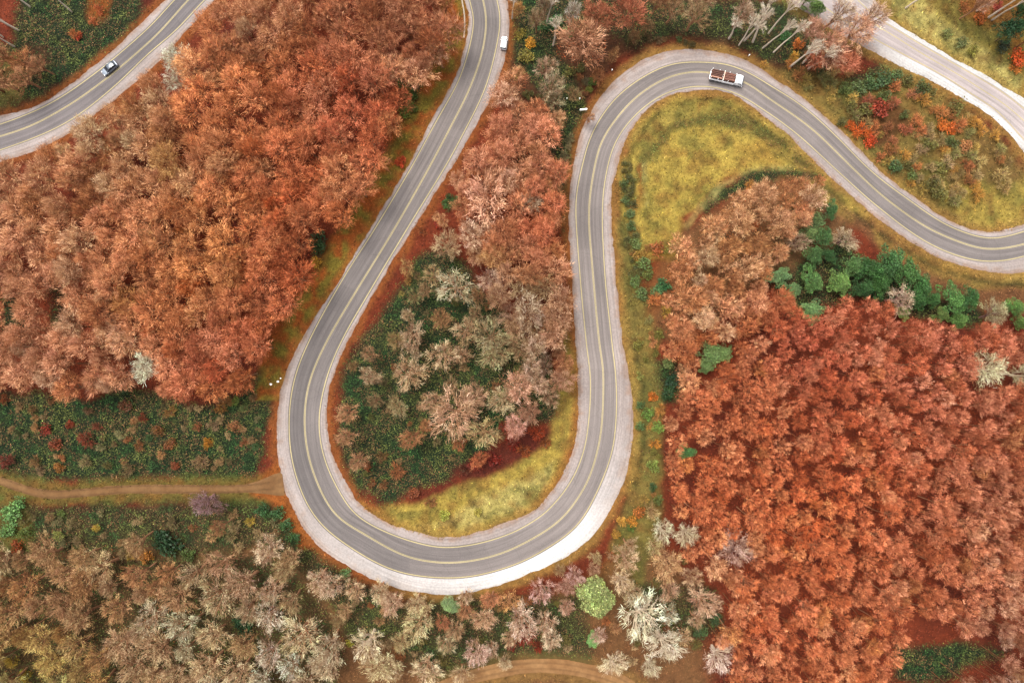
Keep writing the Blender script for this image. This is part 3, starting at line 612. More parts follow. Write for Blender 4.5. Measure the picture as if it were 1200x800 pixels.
def gen_vase(seed, Ht=4.4, nb=34, m=40, wk=1.0, sg=.38, leaf=450, thick=1.0, low=.45, lobes=1.0, s_in=.5):
    """leafless crown: limbs leave the upper trunk, fork into boughs, and each bough ends in a puff of fine twigs"""
    g = np.random.default_rng(seed); tr = []; B = []; D = []; LN = []; T = []
    lean = g.normal(0, .05, 2) * Ht; top = np.array([lean[0], lean[1], Ht * .95]); L3 = np.array([lean[0], lean[1], 0])
    tr.append(tube([np.array([0, 0, -.2]), top * [.4, .4, .35] + [g.normal(0, .05), g.normal(0, .05), 0], top * [.8, .8, .7], top], .045 * thick * np.array([1.2, .9, .55, .15]), 5))
    ph = g.uniform(0, 6.28, 3); npr = 8; prim = []
    for k in range(npr):
        az = k * 6.283 / npr + g.normal(0, .2); zs = Ht * g.uniform(low, low + .18); q0 = np.array([lean[0] * zs / Ht, lean[1] * zs / Ht, zs]); rr = g.uniform(.42, .58)
        q2 = L3 + np.array([rr * math.cos(az), rr * math.sin(az), Ht - g.uniform(.35, .5)]); q1 = (q0 + q2) / 2 + np.array([0, 0, -.06]) + g.normal(0, .04, 3)
        tr.append(tube([q0, q1, q2], thick * np.array([.024, .018, .010]), 4)); prim.append((az, q0, q1, q2))
    for i in range(nb):
        az = (i * 2.39996 + g.normal(0, .25)) % 6.2832; rm = 1 + lobes * (.12 * math.sin(2 * az + ph[0]) + .10 * math.sin(3 * az + ph[1]) + .07 * math.sin(5 * az + ph[2]))
        r = .92 * rm * math.sqrt((i + .5) / nb) * g.uniform(.88, 1.06); ze = Ht - .75 * r ** 2 - g.uniform(0, .16)
        e = L3 + np.array([r * math.cos(az), r * math.sin(az), ze])
        if r < .3: s0 = top * [1, 1, .82]
        else:
            p = min(prim, key=lambda q: abs((q[0] - az + math.pi) % 6.2832 - math.pi)); u = g.uniform(.35, .95)
            s0 = (1 - u) ** 2 * p[1] + 2 * u * (1 - u) * (p[2] * 2 - (p[1] + p[3]) / 2) + u * u * p[3]
            if (s0[2] > ze - .05): s0 = s0 * [1, 1, 1] - [0, 0, s0[2] - ze + .15]
        mid = (s0 + e) / 2 + np.array([0, 0, -.03]) + g.normal(0, .04, 3)
        tr.append(tube([s0, mid, e], thick * np.array([.011, .008, .003]), 3))
        sp = g.uniform(s_in, 1.06, m); P_ = s0 + (e - s0) * sp[:, None] + (mid - (s0 + e) / 2) * (4 * sp * (1 - sp))[:, None]
        tg = unit(e - s0); P_ = P_ + g.normal(0, 1, (m, 3)) * (.03 + .06 * sp)[:, None]
        out = unit(np.array([math.cos(az) * r, math.sin(az) * r, .55]))
        B.append(P_); D.append(unit(tg * .5 + out * .6 + g.normal(0, .42, (m, 3)))); LN.append(g.uniform(.10, .25, m))
        bt = math.exp(g.normal(0, sg)); t = np.clip(bt * np.exp(g.normal(0, .24, m)) * (.85 + .22 * sp), .25, 2.1)
        T.append(np.stack([t, t * t ** .30 * (1 + g.normal(0, .03)), t * t ** .46 * (1 + g.normal(0, .05))], 1))
    B = np.vstack(B); n = len(B); V, F = sliver(B, np.vstack(D), np.concatenate(LN), g.uniform(.010, .020, n) * wk, g); T = np.vstack(T)
    cr = [(V, F)]; ti = [np.repeat(T, 3, 0)]
    if leaf:
        a = g.uniform(0, 6.28, leaf); rr = np.sqrt(g.uniform(0, 1, leaf)) * .9; pos = np.stack([rr * np.cos(a) + lean[0], rr * np.sin(a) + lean[1], Ht - .9 * rr ** 1.8 - g.uniform(.3, 1.3, leaf)], 1)
        V, F = leafs(pos, g.uniform(.03, .07, leaf), g); cr.append((V, F)); ti.append(np.repeat(np.exp(g.normal(0, .25, (leaf, 1))) * np.array([.80, .42, .26]), 2, 0))
    TV, TF = merge(tr); CV, CF_ = merge(cr)
    return (TV, TF, np.ones((len(TF), 3))), (CV, CF_, np.clip(np.vstack(ti), 0, 3))
def gen_shrub(seed, kind='twig', n=520):
    g = np.random.default_rng(seed); tr = []; cr = []; ti = []
    for i in range(5):
        a = g.uniform(0, 6.28); e = np.array([math.cos(a) * .45, math.sin(a) * .45, .8])
        tr.append(tube([[0, 0, -.1], e * [.4, .4, .6], e], [.035, .025, .01], 4))
    for i in range(7):
        a = i * 2.4; r = .55 * math.sqrt((i + .3) / 7); c = np.array([r * math.cos(a), r * math.sin(a), g.uniform(.55, .95) - .3 * r]); rc = g.uniform(.3, .5)
        ct = g.uniform(.75, 1.25); k = n // 7
        if kind == 'leaf':
            dd = unit(g.normal(size=(k, 3)) + [0, 0, .4]); V, F = leafs(c + dd * rc * g.uniform(.5, 1.1, (k, 1)), g.uniform(.09, .2, k), g); m = 2
        else:
            src = c * [.4, .4, .3]; d = unit(c - src); dd = unit(d + g.normal(size=(k, 3)) * .5)
            V, F = sliver(c - d * rc * .6 + dd * (rc * g.uniform(0, .9, k))[:, None], dd, rc * g.uniform(.4, 1, k), g.uniform(.018, .05, k), g); m = 3
        cr.append((V, F)); ti.append(np.repeat(ct * g.uniform(.55, 1.5, (k, 1)) * (1 + g.normal(0, .05, (k, 3))), m, 0))
    TV, TF = merge(tr); CV, CF = merge(cr); return (TV, TF, np.ones((len(TF), 3))), (CV, CF, np.clip(np.vstack(ti), 0, 3))

PROTO = {}
def proto(kind, i, gen, mat, cname='crown', tname='trunk'):
    (tv, tf, tt), (cv, cf, ct) = gen
    t = mesh_obj(tname, tv, tf, M_BARK, tint=tt, smooth=True, link=False); c = mesh_obj(cname, cv, cf, mat, tint=ct, link=False)
    PROTO.setdefault(kind, []).append(dict(t=t, c=c, data=gen, first=True))
for i in range(2): proto('russet', i, gen_tree(100 + i, kind='russet', nc=15 + i % 4 * 4, nt=132, wk=1.15, sg=.45), M_TWIG)
for i in range(9): proto('copse', i, gen_vase(150 + i, 4.4, 32 + i % 3 * 7, 38, 1.35, .40, 300, lobes=.7), M_TWIG)
for i in range(8): proto('russet', 9 + i, gen_vase(170 + i, 3.2, 66 + i % 3 * 10, 34, 1.25, .40, 420, low=.3), M_TWIG)
for i in range(8): proto('bare', i, gen_vase(200 + i, 3.2, 44 + i % 3 * 10, 34, 1.35, .30, 120 if i % 2 else 0, thick=1.6, low=.28, s_in=.35), M_TWIG)
for i in range(5): proto('ever', i, gen_tree(300 + i, kind='ever', nc=34, nt=150, Ht=2.4), M_LEAF)
for i in range(3): proto('ball', i, gen_tree(340 + i, kind='ever', nc=60, nt=170, Ht=2.2), M_LEAF)
for i in range(4): proto('tall', i, gen_vase(400 + i, 9.0, 30, 30, 1.6, .3, 0, thick=2.6, low=.55, s_in=.3), M_TWIG)
for i in range(4): proto('twigshrub', i, gen_shrub(500 + i, 'twig'), M_TWIG, 'foliage', 'stem')
for i in range(4): proto('leafshrub', i, gen_shrub(520 + i, 'leaf'), M_LEAF, 'foliage', 'stem')

def colour_word(c):
    r, g, b = [float(v) for v in c]; s = r + g + b
    if g > r * .98: return 'pale green' if s > 330 else ('mid green' if s > 250 else 'dark green')
    if r > 195 and g > 155: return 'cream'
    if g / r > .74: return 'tan'
    if g / r > .66: return 'light brown' 
    if g / r > .57: return 'pinkish brown'
    if g / r > .5: return 'orange brown'
    if g / r > .43: return 'rust orange'
    return 'rust red'
USED = set()
def place_words(px, py):
    return f'{max(0.0, min(100.0, px / 12)):.0f}% across and {max(0.0, min(100.0, py / 8)):.0f}% down the photo'
def plant(kind, name, cat, px, py, rpx, col, hgt, label=None, group=None, bark=(168, 118, 84), up=.75, where='', i=None, k=.62, base=False):
    """px,py = where the crown shows in the photo; the tree stands on the ground below it"""
    lst = PROTO[kind]; p = lst[i if i is not None else R0.integers(len(lst))]
    if base: x, y, z = P(px, py, 0)
    else: x, y, z = P(px, py, up * hgt)
    gz = float(Zt(x, y)); rpx = rpx * (1.22 if kind == 'bare' else (1.25 if 'shrub' in kind else 1.12)); R = rpx * (CAMH - float(z)) / FPX
    ref = {'russet': 3.2, 'copse': 4.4, 'bare': 3.2, 'ever': 2.4, 'ball': 2.2, 'tall': 9.0, 'twigshrub': 1.25, 'leafshrub': 1.25}[kind]
    rt = empty(name, (float(x), float(y), gz), R0.uniform(0, 6.283)); sx_ = R0.uniform(.78, 1.28) if kind == 'ever' else R0.uniform(.86, 1.16); rt.scale = (R * sx_, R / sx_, hgt / ref)
    t = p['t'] if p['first'] else p['t'].copy(); c = p['c'] if p['first'] else p['c'].copy(); p['first'] = False
    for o in (t, c): COL.objects.link(o); o.parent = rt
    a = (alb(col, k * (1.7 if kind != 'leafshrub' else 1.25)) * (np.array([1.15, 1, 1.0]) if kind == 'ball' else np.array([1.2, .9, .68])) if kind in ('ever', 'ball', 'leafshrub') else twig_alb(col, k * (1.33 if kind == 'copse' else 1.24) * (1 - .24 * (kind in ('bare', 'tall'))))); c.color = (*a, 1); t.color = (*alb(bark, 1.0), 1)
    tag(rt, label, cat, group)
    if label is None: TODO.append((rt, px, py, rpx, col, cat, kind))
    else: USED.add(label)
    return rt
TODO = []
ORD = 'first second third fourth fifth sixth seventh eighth ninth tenth eleventh twelfth thirteenth fourteenth fifteenth sixteenth seventeenth eighteenth nineteenth twentieth'.split()
for t_ in ('twenty', 'thirty', 'forty', 'fifty'): ORD += [t_ + '-' + o_ for o_ in ORD[:9]] + [{'twenty': 'thirtieth', 'thirty': 'fortieth', 'forty': 'fiftieth', 'fifty': 'sixtieth'}[t_]]
def region(px, py, tree):
    if px < 140 and py < 135: return 'beside the upper left road'
    if px > 780 and px < 965 and py > 210 and py < 400 and tree: return 'in the right-hand grove'
    if px > 1070 and py < 95: return 'in the top right corner'
    if px > 890 and py < 270 and not tree: return 'between the right-hand roads'
    if px > 610 and py < 95: return 'above the upper bend'
    if px > 585 and px < 720 and py < 300: return 'left of the upper bend'
    if 388 < px < 680 and 195 < py < 632 and px > 388 + max(0, (400 - py)) * .6: return 'inside the lower bend'
    if tree and px > 780 and py > 270: return 'in the right forest'
    if 700 < px < 900 and py < 630: return 'on the mid-right verge'
    if px < 345 and py > 445 and py < 572: return 'in the dark band above the track'
    if px < 400 and py >= 572: return 'in the lower left wood'
    if py > 600: return 'below the lower bend'
    if px < 560: return 'in the left forest'
    return 'amid the right forest'
def finish_labels():
    G = {}
    for it in TODO: G.setdefault((it[5], region(it[1], it[2], 'tree' in it[5])), []).append(it)
    for (cat, reg), L in G.items():
        ys = [i[2] for i in L]; y0, y1 = min(ys), max(ys); nr = max(1, int(round((y1 - y0) / 42)))
        rows = {}
        for i in L: rows.setdefault(min(nr - 1, int((i[2] - y0) / (y1 - y0 + .01) * nr)), []).append(i)
        for r_, k_ in enumerate(sorted(rows)):
            for n_, i in enumerate(sorted(rows[k_], key=lambda q: q[1])):
                size = 'small' if i[3] < (8 if 'shrub' in cat else 12.5) else ('broad' if i[3] > (11 if 'shrub' in cat else 19) else 'mid-sized')
                noun = {'autumn tree': 'leafy tree', 'bare tree': 'bare tree', 'evergreen tree': 'evergreen', 'pale tree': 'whitish tree', 'green shrub': 'bush'}.get(cat, 'shrub')
                row = (f', {ORD[r_]} row,' if nr > 1 else ',')
                i[0]['label'] = f'{size} {colour_word(i[4])} {noun} {reg}{row} {ORD[n_]} from left'

# colour of the crowns over the picture
CF = np.array([
 (300,20,178,104,72),(450,30,168,92,64),(400,120,178,80,54),(250,120,192,100,62),(150,160,184,116,80),(50,230,180,108,74),(120,280,188,106,72),(250,300,194,108,64),
 (350,220,188,90,56),(60,340,178,102,72),(200,360,188,98,60),(60,420,196,116,84),(160,430,196,114,82),(250,420,184,84,58),(330,330,178,84,54),(20,300,186,112,80),
 (820,350,204,130,94),(860,280,198,128,88),(950,400,192,86,62),(1100,400,192,96,72),(850,470,196,96,62),(1000,500,198,90,60),(1150,500,188,98,72),(820,600,202,96,60),
 (950,600,206,94,56),(1100,650,192,96,66),(900,720,206,100,66),(1000,780,196,100,66),(1180,780,164,98,76),(1050,440,200,100,74),(1170,620,188,104,76),(790,390,198,110,74),
 (100,640,184,122,80),(60,700,176,112,76),(150,720,192,134,98),(250,720,194,148,104),(280,640,188,118,86),(350,740,194,154,118),(330,690,194,134,104),(50,780,184,134,72),(180,660,182,104,66),
 (450,740,202,158,112),(550,740,192,132,98),(620,720,196,132,108),(720,660,192,132,88),(820,700,196,120,86),(500,780,186,138,96),(580,705,196,112,72),
 (500,420,188,128,92),(540,480,208,134,98),(600,460,192,118,92),(575,400,168,128,88),(640,430,168,104,78),(570,250,202,124,94),(630,260,192,94,64),(620,150,196,104,74),(610,360,172,112,82),(480,300,192,122,78),(560,520,190,90,60),
 (685,50,188,98,78),(735,20,172,74,58),(640,100,192,132,104),(815,20,168,118,82),(900,20,208,168,138),(975,50,192,112,92),(1100,20,205,130,100)], float)
def crown_col(px, py, g=R0):
    d2 = (CF[:, 0] - px) ** 2 + (CF[:, 1] - py) ** 2; w_ = 1 / (d2 + 300) ** 1.6; c = (CF[:, 2:] * w_[:, None]).sum(0) / w_.sum()
    u = g.random(); v = np.array([1.0, 1.0, 1.0])
    if u < .18: v = np.array([1.03, 1.16, 1.2])           # paler, greyer twigs
    elif u > .80: v = np.array([.92, .84, .76])          # redder
    elif u > .76: v = np.array([.94, .98, .86])
    return np.clip(c * v * g.uniform(.93, 1.08), 20, 235)

def inpoly(px, py, p):
    p = np.array(p, float); r = False
    for i in range(len(p)):
        a, b = p[i], p[i - 1]
        if (a[1] > py) != (b[1] > py) and px < (b[0] - a[0]) * (py - a[1]) / (b[1] - a[1]) + a[0]: r = not r
    return r
PLACED = []     # (px,py,r)
def free(px, py, r, f=.72):
    for q in PLACED:
        if (q[0] - px) ** 2 + (q[1] - py) ** 2 < (f * (q[2] + r)) ** 2: return False
    return True

# ------------------------------------------------------------------ trees placed one by one
ISL = 'inside the lower bend'
for (px, py, r, c, h) in [
 (572,238,28,(204,128,98),14),(520,290,16,(190,138,98),10),(532,337,21,(196,160,118),11),(575,325,14,(204,144,116),10),(484,390,15,(194,138,104),9),
 (545,387,16,(192,138,98),9),(575,397,20,(164,130,88),11),(593,368,15,(190,128,98),10),(486,346,9,(140,112,66),6),(478,313,9,(190,130,78),6),
 (597,300,15,(196,116,80),11),(536,212,10,(198,124,90),8),(517,417,17,(198,142,104),8),(474,441,19,(198,142,102),8),(540,414,11,(186,124,88),7),(575,413,20,(166,130,86),10),
 (536,482,27,(210,142,108),11),(508,472,13,(204,140,104),8),(560,462,15,(204,138,104),10),(568,508,18,(200,150,98),9),(592,470,15,(200,152,108),10),(468,481,11,(166,128,84),6),
 (440,470,9,(140,100,66),5),(606,455,18,(202,130,102),11),(645,465,12,(184,126,94),8),(606,500,14,(200,124,104),9),(640,430,12,(158,108,84),9),(612,413,16,(160,112,76),10),
 (610,250,20,(196,106,74),12),(625,236,13,(198,146,112),12),(617,287,15,(190,104,74),11),(640,338,16,(174,122,82),11),(612,342,17,(166,116,80),11),(606,382,15,(176,116,82),10),(632,388,14,(170,118,80),10),
 (648,295,12,(190,104,64),10),(603,128,16,(200,118,84),12),(622,150,17,(200,112,82),12),(604,168,18,(200,112,80),12),(632,180,14,(196,112,78),12),(610,205,17,(204,120,86),12),(642,215,14,(190,112,74),11),
 (645,255,12,(200,110,74),11),(580,200,14,(200,120,88),11),(650,140,11,(190,120,84),9),(560,300,12,(190,124,88),9),(500,340,8,(176,122,84),6),(530,452,9,(176,124,86),6),(500,500,8,(170,96,62),5),
 (415,430,6,(150,100,60),4),(553,160+50,9,(184,96,60),7),(518,255,9,(196,124,84),7),(545,262,9,(180,84,52),6),(655,410,9,(170,104,72),8),(560,540,10,(170,80,50),6)]:
    PLACED.append((px, py, r)); ru = c[1] / c[0] < .6
    plant('bare' if c[1] / c[0] > .66 else 'russet', 'bare_tree', 'bare tree', px, py, r, c, h, where=('inside the lower bend' if py > 300 else 'in the strip between the two roads'), group='leafless trees enclosed by the winding road')
TOPL = [(685,52,27,(172,102,74),15),(735,15,20,(158,74,52),13),(703,18,18,(162,80,56),13),(668,18,10,(206,170,140),13),(640,78,12,(200,138,108),11),(645,100,15,(186,140,104),12),(650,118,12,(176,140,98),9),
 (815,18,15,(172,122,84),12),(872,12,12,(196,140,110),12),(790,8,12,(176,118,82),12),(770,2,12,(150,90,60),12),(760,30,8,(120,78,50),6),(978,48,24,(180,112,86),13),(955,35,14,(180,110,86),13),(1002,34,18,(190,120,90),13),(1020,22,15,(212,150,118),13),
 (962,70,12,(196,96,70),10),(995,70,14,(190,96,70),10),(985,12,16,(208,156,126),13),(630,20,10,(170,120,86),12),(640,5,10,(160,120,90),12),(672,110,9,(150,104,66),6),(690,150-10,7,(150,84,50),5),(610,10,8,(190,120,70),8),
 (698,88,9,(150,80,48),6),(720,62,8,(140,84,52),5),(745,45,8,(120,74,46),5),(700,-10,14,(180,90,66),12),(830,0,12,(176,118,86),12)]
for (px, py, r, c, h) in TOPL:
    PLACED.append((px, py, r))
    plant('bare' if c[1] / c[0] > .66 else 'russet', 'bare_tree', 'bare tree', px, py, r, c, h, where='above the upper bend', group='leafless trees above the upper bend')
for (px, py, h) in [(854,46,12),(866,53,14),(872,48,13),(882,50,14),(893,57,17),(906,62,16),(926,78,14),(948,80,13),(941,74,11),(900,40,15),(885,30,15),(648,54,13),(640,30,14),(10,30,17),(22,36,17),(4,44,17),(17,55,16),(35,8,15),(84,14,12),
                    (1062,9,12),(1144,13,15),(1158,21,17),(1162,24,16),(600,22,13)]:
    PLACED.append((px, py, 4))
    w_ = ('above the upper bend' if 610 < px < 1000 else ('at the top left corner' if px < 100 else 'beyond the right-hand road'))
    plant('tall', 'pale_trunk_tree', 'pale tree', px, py, R0.uniform(6, 9), (222, 180, 146), h, where='slender with bare white trunk ' + w_, bark=(236, 214, 190), base=True, group='slender pale-trunked trees', k=.6)
for (px, py, r, c, h, lb) in [
 (750,722,26,(214,184,142),10,'cream leafless tree with thick white boughs, right of the round green tree'),
 (775,752,20,(216,182,144),9,'cream leafless tree with spreading white boughs nearest the bottom dirt track end'),
 (716,780,14,(214,170,128),8,'feathery pale leafless tree at the right end of the bottom dirt track'),
 (760,778,10,(212,176,132),7,'little pale feathery tree at the bottom edge below the two cream trees'),
 (843,770,18,(216,166,140),9,'pinkish white leafless tree with tangled boughs at the bottom edge of the red forest'),
 (1160,438,19,(214,184,132),11,'bright cream round tree standing out among red trees near the right edge'),
 (1197,438,14,(206,176,124),10,'cream tree cut by the right edge beside another cream tree'),
 (168,426,17,(222,196,150),11,'cream starry leafless tree at the lower edge of the left forest'),
 (775,622,13,(206,178,132),7,'pale twiggy tree just right of the lower bend gravel'),
 (805,622,13,(206,166,124),8,'pale twiggy tree at the left edge of the red forest, second from the gravel'),
 (728,682,13,(216,160,116),8,'pale tan starry tree just above the round green tree'),
 (866,648,20,(204,144,120),9,'pinkish grey bare tree in a gap of the red forest, lower middle'),
 (200,68,14,(214,190,150),10,'pale whitish bare tree beside the upper left road'),(208,95,14,(200,166,130),9,'pale leaning bare tree just below the upper left road'),
 (432,752,19,(206,162,120),10,'pale tan starry tree standing alone on dark green by the bottom edge'),
 (237,586,15,(140,90,88),9,'purplish brown bushy tree overhanging the left dirt track'),
 (995,282,13,(186,142,106),8,'tan bare tree leaning over the evergreens from above'),(935,285,12,(184,134,100),8,'light brown leafless tree left of the evergreens'),
 (1055,350,15,(200,150,118),9,'tan bare tree poking out of the middle of the evergreens'),(1165,372,14,(172,140,96),8,'greenish tan bare tree between evergreens near the right edge')]:
    PLACED.append((px, py, r)); plant('bare', 'bare_tree', 'bare tree', px, py, r, c, h, label=lb, bark=(232, 206, 176) if c[1] > 150 else (150, 110, 100), k=.66)
for (px, py, r, c, h) in [
 (375,675,15,(206,150,116),8),(390,688,14,(200,146,112),8),(345,652,12,(184,126,86),8),(318,720,18,(208,166,132),10),(352,742,24,(198,156,112),11),(318,690,15,(198,140,106),9),(318,765,16,(204,160,128),10),
 (455,782,18,(198,156,108),9),(415,690,12,(206,146,108),7),(445,690,13,(210,160,118),7),(462,702,13,(206,144,112),7),(488,704,13,(206,158,112),7),(492,733,18,(206,166,112),8),(470,750,11,(196,154,102),7),
 (500,782,17,(206,156,116),8),(466,785,11,(190,140,96),7),(522,755,11,(184,140,100),7),(560,770,14,(210,148,124),7),(572,727,13,(206,140,104),7),(578,700,11,(196,108,74),6),(596,703,12,(208,128,78),6),(546,712,9,(190,112,76),6),
 (535,738,11,(186,130,92),7),(520,728,9,(190,100,70),5),(545,700,10,(200,144,110),6),(610,722,18,(206,150,122),9),(635,690,14,(200,132,116),8),(640,728,14,(204,148,116),8),(645,752,11,(214,160,124),7),(600,745,11,(196,136,100),7),
 (676,678,11,(204,138,120),8),(666,688,10,(190,120,100),7),(664,714,9,(206,136,110),7),(734,655,15,(202,144,106),8),(735,638,10,(196,144,104),7),(745,695,12,(206,160,116),8),(785,656,17,(206,138,94),8),
 (820,702,17,(206,142,110),8),(785,720,11,(210,184,140),7),(785,690,12,(196,132,100),7),(812,675,12,(196,136,100),8),(704,745,9,(210,150,124),6),(722,735,7,(180,110,70),5),(575,760,9,(196,140,110),6),(540,790,12,(190,140,100),7),(590,790-12,8,(196,150,110),6),
 (765,600,9,(190,140,90),6),(765,640,10,(200,160,104),6),(800,745,11,(190,132,92),7),(815,725,10,(196,140,104),7),(700,655,7,(196,150,100),5),(695,668,8,(196,132,100),6),(655,668,7,(170,120,80),5),(405,718,9,(190,130,90),6),(396,728,8,(150,110,70),5)]:
    PLACED.append((px, py, r)); plant('bare', 'bare_tree', 'bare tree', px, py, r, c, h, where='below the lower bend', group='leafless trees below the lower bend', k=.66)
GREENS = [(972,247,10,(52,88,56),6,'small dark green evergreen at the top tip of the evergreen group'),(957,258,12,(98,134,92),6,None),(950,272,11,(104,140,96),6,None),(968,280,12,(56,92,58),7,None),(954,298,12,(62,100,62),7,None),(972,297,9,(44,80,50),6,None),
 (912,323,13,(104,150,108),6,'pale green tree at the left end of the evergreen group'),(929,341,10,(104,150,106),6,None),(954,330,14,(84,132,80),7,None),(984,330,15,(98,144,84),7,None),(955,362,14,(96,142,98),6,'pale green tree lowest in the evergreen group'),(1000,308,13,(66,104,66),8,None),(1022,318,17,(48,88,50),9,None),
 (1044,306,19,(52,92,56),9,None),(1064,320,16,(58,98,58),9,None),(1012,338,13,(44,80,48),8,None),(1083,334,14,(50,92,54),8,None),(1093,350,10,(54,96,56),7,None),(1036,332,13,(46,84,46),8,None),(1074,350,13,(44,82,46),8,None),(1060,364,9,(110,142,84),5,None),
 (1119,353,16,(64,108,62),7,None),(1138,352,12,(50,92,54),7,None),(1124,374,11,(84,128,72),6,None),(1105,368,9,(96,130,76),5,None),(1192,358,11,(74,116,64),6,'green tree cut by the right edge below the road'),(1180,360,8,(90,126,78),5,None),(1198,378,9,(90,130,74),5,None),
 (834,416,15,(112,156,106),7,'pale green leafy tree alone at the left edge of the red forest'),(850,412,10,(116,160,110),7,'small pale green tree touching the right side of a bigger pale green one'),(828,428,9,(112,154,104),6,None),
 (1190,34,15,(36,70,48),10,'very dark green tree at the top right corner'),(957,8,11,(92,130,78),7,'green leafy tree at the top edge beside the pink trees'),(950,-4,12,(100,134,84),7,None),
 (806,531,10,(84,144,92),6,'small green round tree alone amid red forest beside the roadside grass'),
 (1197,12,9,(44,78,52),8,None)]
for (px, py, r, c, h, lb) in GREENS:
    PLACED.append((px, py, r)); plant('ever', 'evergreen_tree', 'evergreen tree', px, py, r, c, h, label=lb, where='in the evergreen group under the right road', group='evergreen trees', bark=(110, 85, 65), k=.62 if c[1] > 120 else .9)
PLACED.append((700, 708, 20)); plant('ball', 'round_green_tree', 'green tree', 700, 708, 20.5, (158, 178, 108), 12, label='bright green perfectly round tree standing alone below the lower bend', i=0, k=.56)
PLACED.append((697, 752, 8)); plant('ball', 'round_green_tree', 'green tree', 697, 752, 8, (116, 162, 92), 4, label='tiny bright green round tree just below the big round green one', i=1, k=.7)
PLACED.append((529, 711, 9)); plant('ball', 'round_green_tree', 'green tree', 529, 711, 9, (128, 158, 104), 6, label='small pale green round tree right under the lower bend', i=2, k=.7)

# shrubs
SHR = [(55,503,8,(176,74,50)),(82,497,6,(186,90,56)),(100,514,12,(160,66,46)),(114,500,7,(160,76,54)),(65,520,8,(176,98,64)),(38,480,7,(150,96,58)),(60,470,6,(166,98,60)),(200,482,9,(186,116,62)),(167,489,7,(160,62,40)),(163,522,8,(178,100,60)),
 (200,520,8,(176,122,76)),(250,498,9,(186,134,96)),(232,500,6,(176,116,76)),(274,500,9,(186,140,96)),(235,541,12,(184,130,88)),(205,545,6,(176,104,62)),(100,540,9,(176,138,88)),(105,481,7,(150,96,66)),(150,551,9,(160,118,76)),(40,541,9,(176,116,72)),(6,541,12,(150,62,50)),
 (5,467,8,(180,84,50)),(243,519,7,(214,160,48)),(20,510,8,(110,110,60)),(70,548,7,(186,136,60)),(258,478,9,(186,110,56)),(270,470,7,(176,106,60)),(47,552,7,(180,130,90)),(146,475,9,(140,96,66)),(185,505,8,(150,110,60)),(285,478,6,(130,140,70)),(125,545,7,(140,110,60)),
 (465,551,12,(196,104,66)),(430,547,7,(190,96,58)),(436,565,7,(170,90,54)),(448,535,9,(150,96,56)),(450,568,7,(180,104,64)),(484,578,8,(180,112,76)),(505,588,9,(190,110,66)),(600,520,11,(150,44,30)),(578,538,10,(156,52,34)),(556,545,9,(146,56,36)),(630,508,11,(186,66,36)),(614,528,10,(190,84,44)),(640,520,8,(176,84,42)),
 (590,500,8,(176,60,40)),(545,552,8,(120,52,36)),(615,745,15,(164,50,34)),(600,755,9,(150,44,32)),(630,758,9,(170,56,36)),(500,716,7,(190,110,70)),
 (1010,153,13,(214,90,40)),(997,148,8,(206,84,36)),(1020,165,9,(200,86,42)),(1030,128,13,(166,78,58)),(1048,120,10,(170,84,60)),(1062,152,10,(176,86,60)),(1015,118,9,(160,76,56)),(1040,150,9,(150,80,52)),(1070,110,10,(180,100,70)),(1105,146,8,(214,128,52)),(1116,150,8,(206,116,52)),(1045,165,8,(170,90,60)),
 (1090,160,9,(170,124,80)),(1080,175,9,(176,128,88)),(1130,172,9,(184,140,96)),(1110,190,10,(190,142,98)),(1150,190,9,(196,150,90)),(1165,160,8,(200,130,60)),(1195,68,12,(214,100,44)),(1190,80,8,(206,110,50)),(1150,20,9,(196,120,60)),(1130,8,9,(186,100,60)),(1170,8,8,(180,70,60)),
 (935,52,8,(206,130,60)),(932,66,8,(214,140,60)),(950,62,7,(206,110,60)),(895,75,6,(196,130,60)),
 (765,400,8,(200,120,76)),(750,300,9,(160,140,70)),(770,292,10,(170,112,70)),(768,350,10,(196,104,60)),(780,365,8,(196,140,60)),(760,375,7,(150,130,70)),(765,465,7,(206,130,50)),(768,520,8,(206,120,50)),(750,440,6,(160,150,70)),
 (775,480,8,(196,120,60)),(762,500,6,(190,120,60)),(750,600,8,(180,120,60)),(740,610,7,(200,150,60)),(755,585,7,(170,120,60)),(728,610,7,(214,180,90)),(722,625,6,(180,150,70)),(925,405-330,7,(190,110,60)),
 (170,652,10,(206,150,66)),(155,650,8,(196,140,60)),(20,640,9,(196,104,46)),(68,627,8,(196,190,90)),(15,775,10,(206,150,60)),(30,790,9,(214,160,50)),(25,610,9,(150,130,70)),(88,40,8,(178,88,52)),(115,10,8,(184,84,50)),(108,25,7,(196,96,60)),(92,43,5,(190,80,50)),
 (505,243,9,(186,72,42)),(515,262,7,(160,60,40)),(495,272,7,(150,70,40)),(520,232,6,(180,76,46)),(478,330,6,(170,110,60)),(470,345,5,(150,120,60)),(370,306,8,(206,140,50)),(470,220-30,8,(196,84,46)),(455,185,7,(186,130,60)),(885,265,8,(190,90,50)),(878,218,8,(200,120,60))]
for (px, py, r, c) in SHR:
    ok = samp(DE, *P(px, py)[:2]) > r * .15
    if not ok: continue
    plant('twigshrub' if (px + py) % 3 else 'leafshrub', 'shrub', 'shrub', px, py, r, c, r * .22 * 1.1, where='on the open ground', group='autumn-coloured shrubs', bark=(120, 90, 70), k=.36 if px < 660 and py > 440 else .6, up=.5)
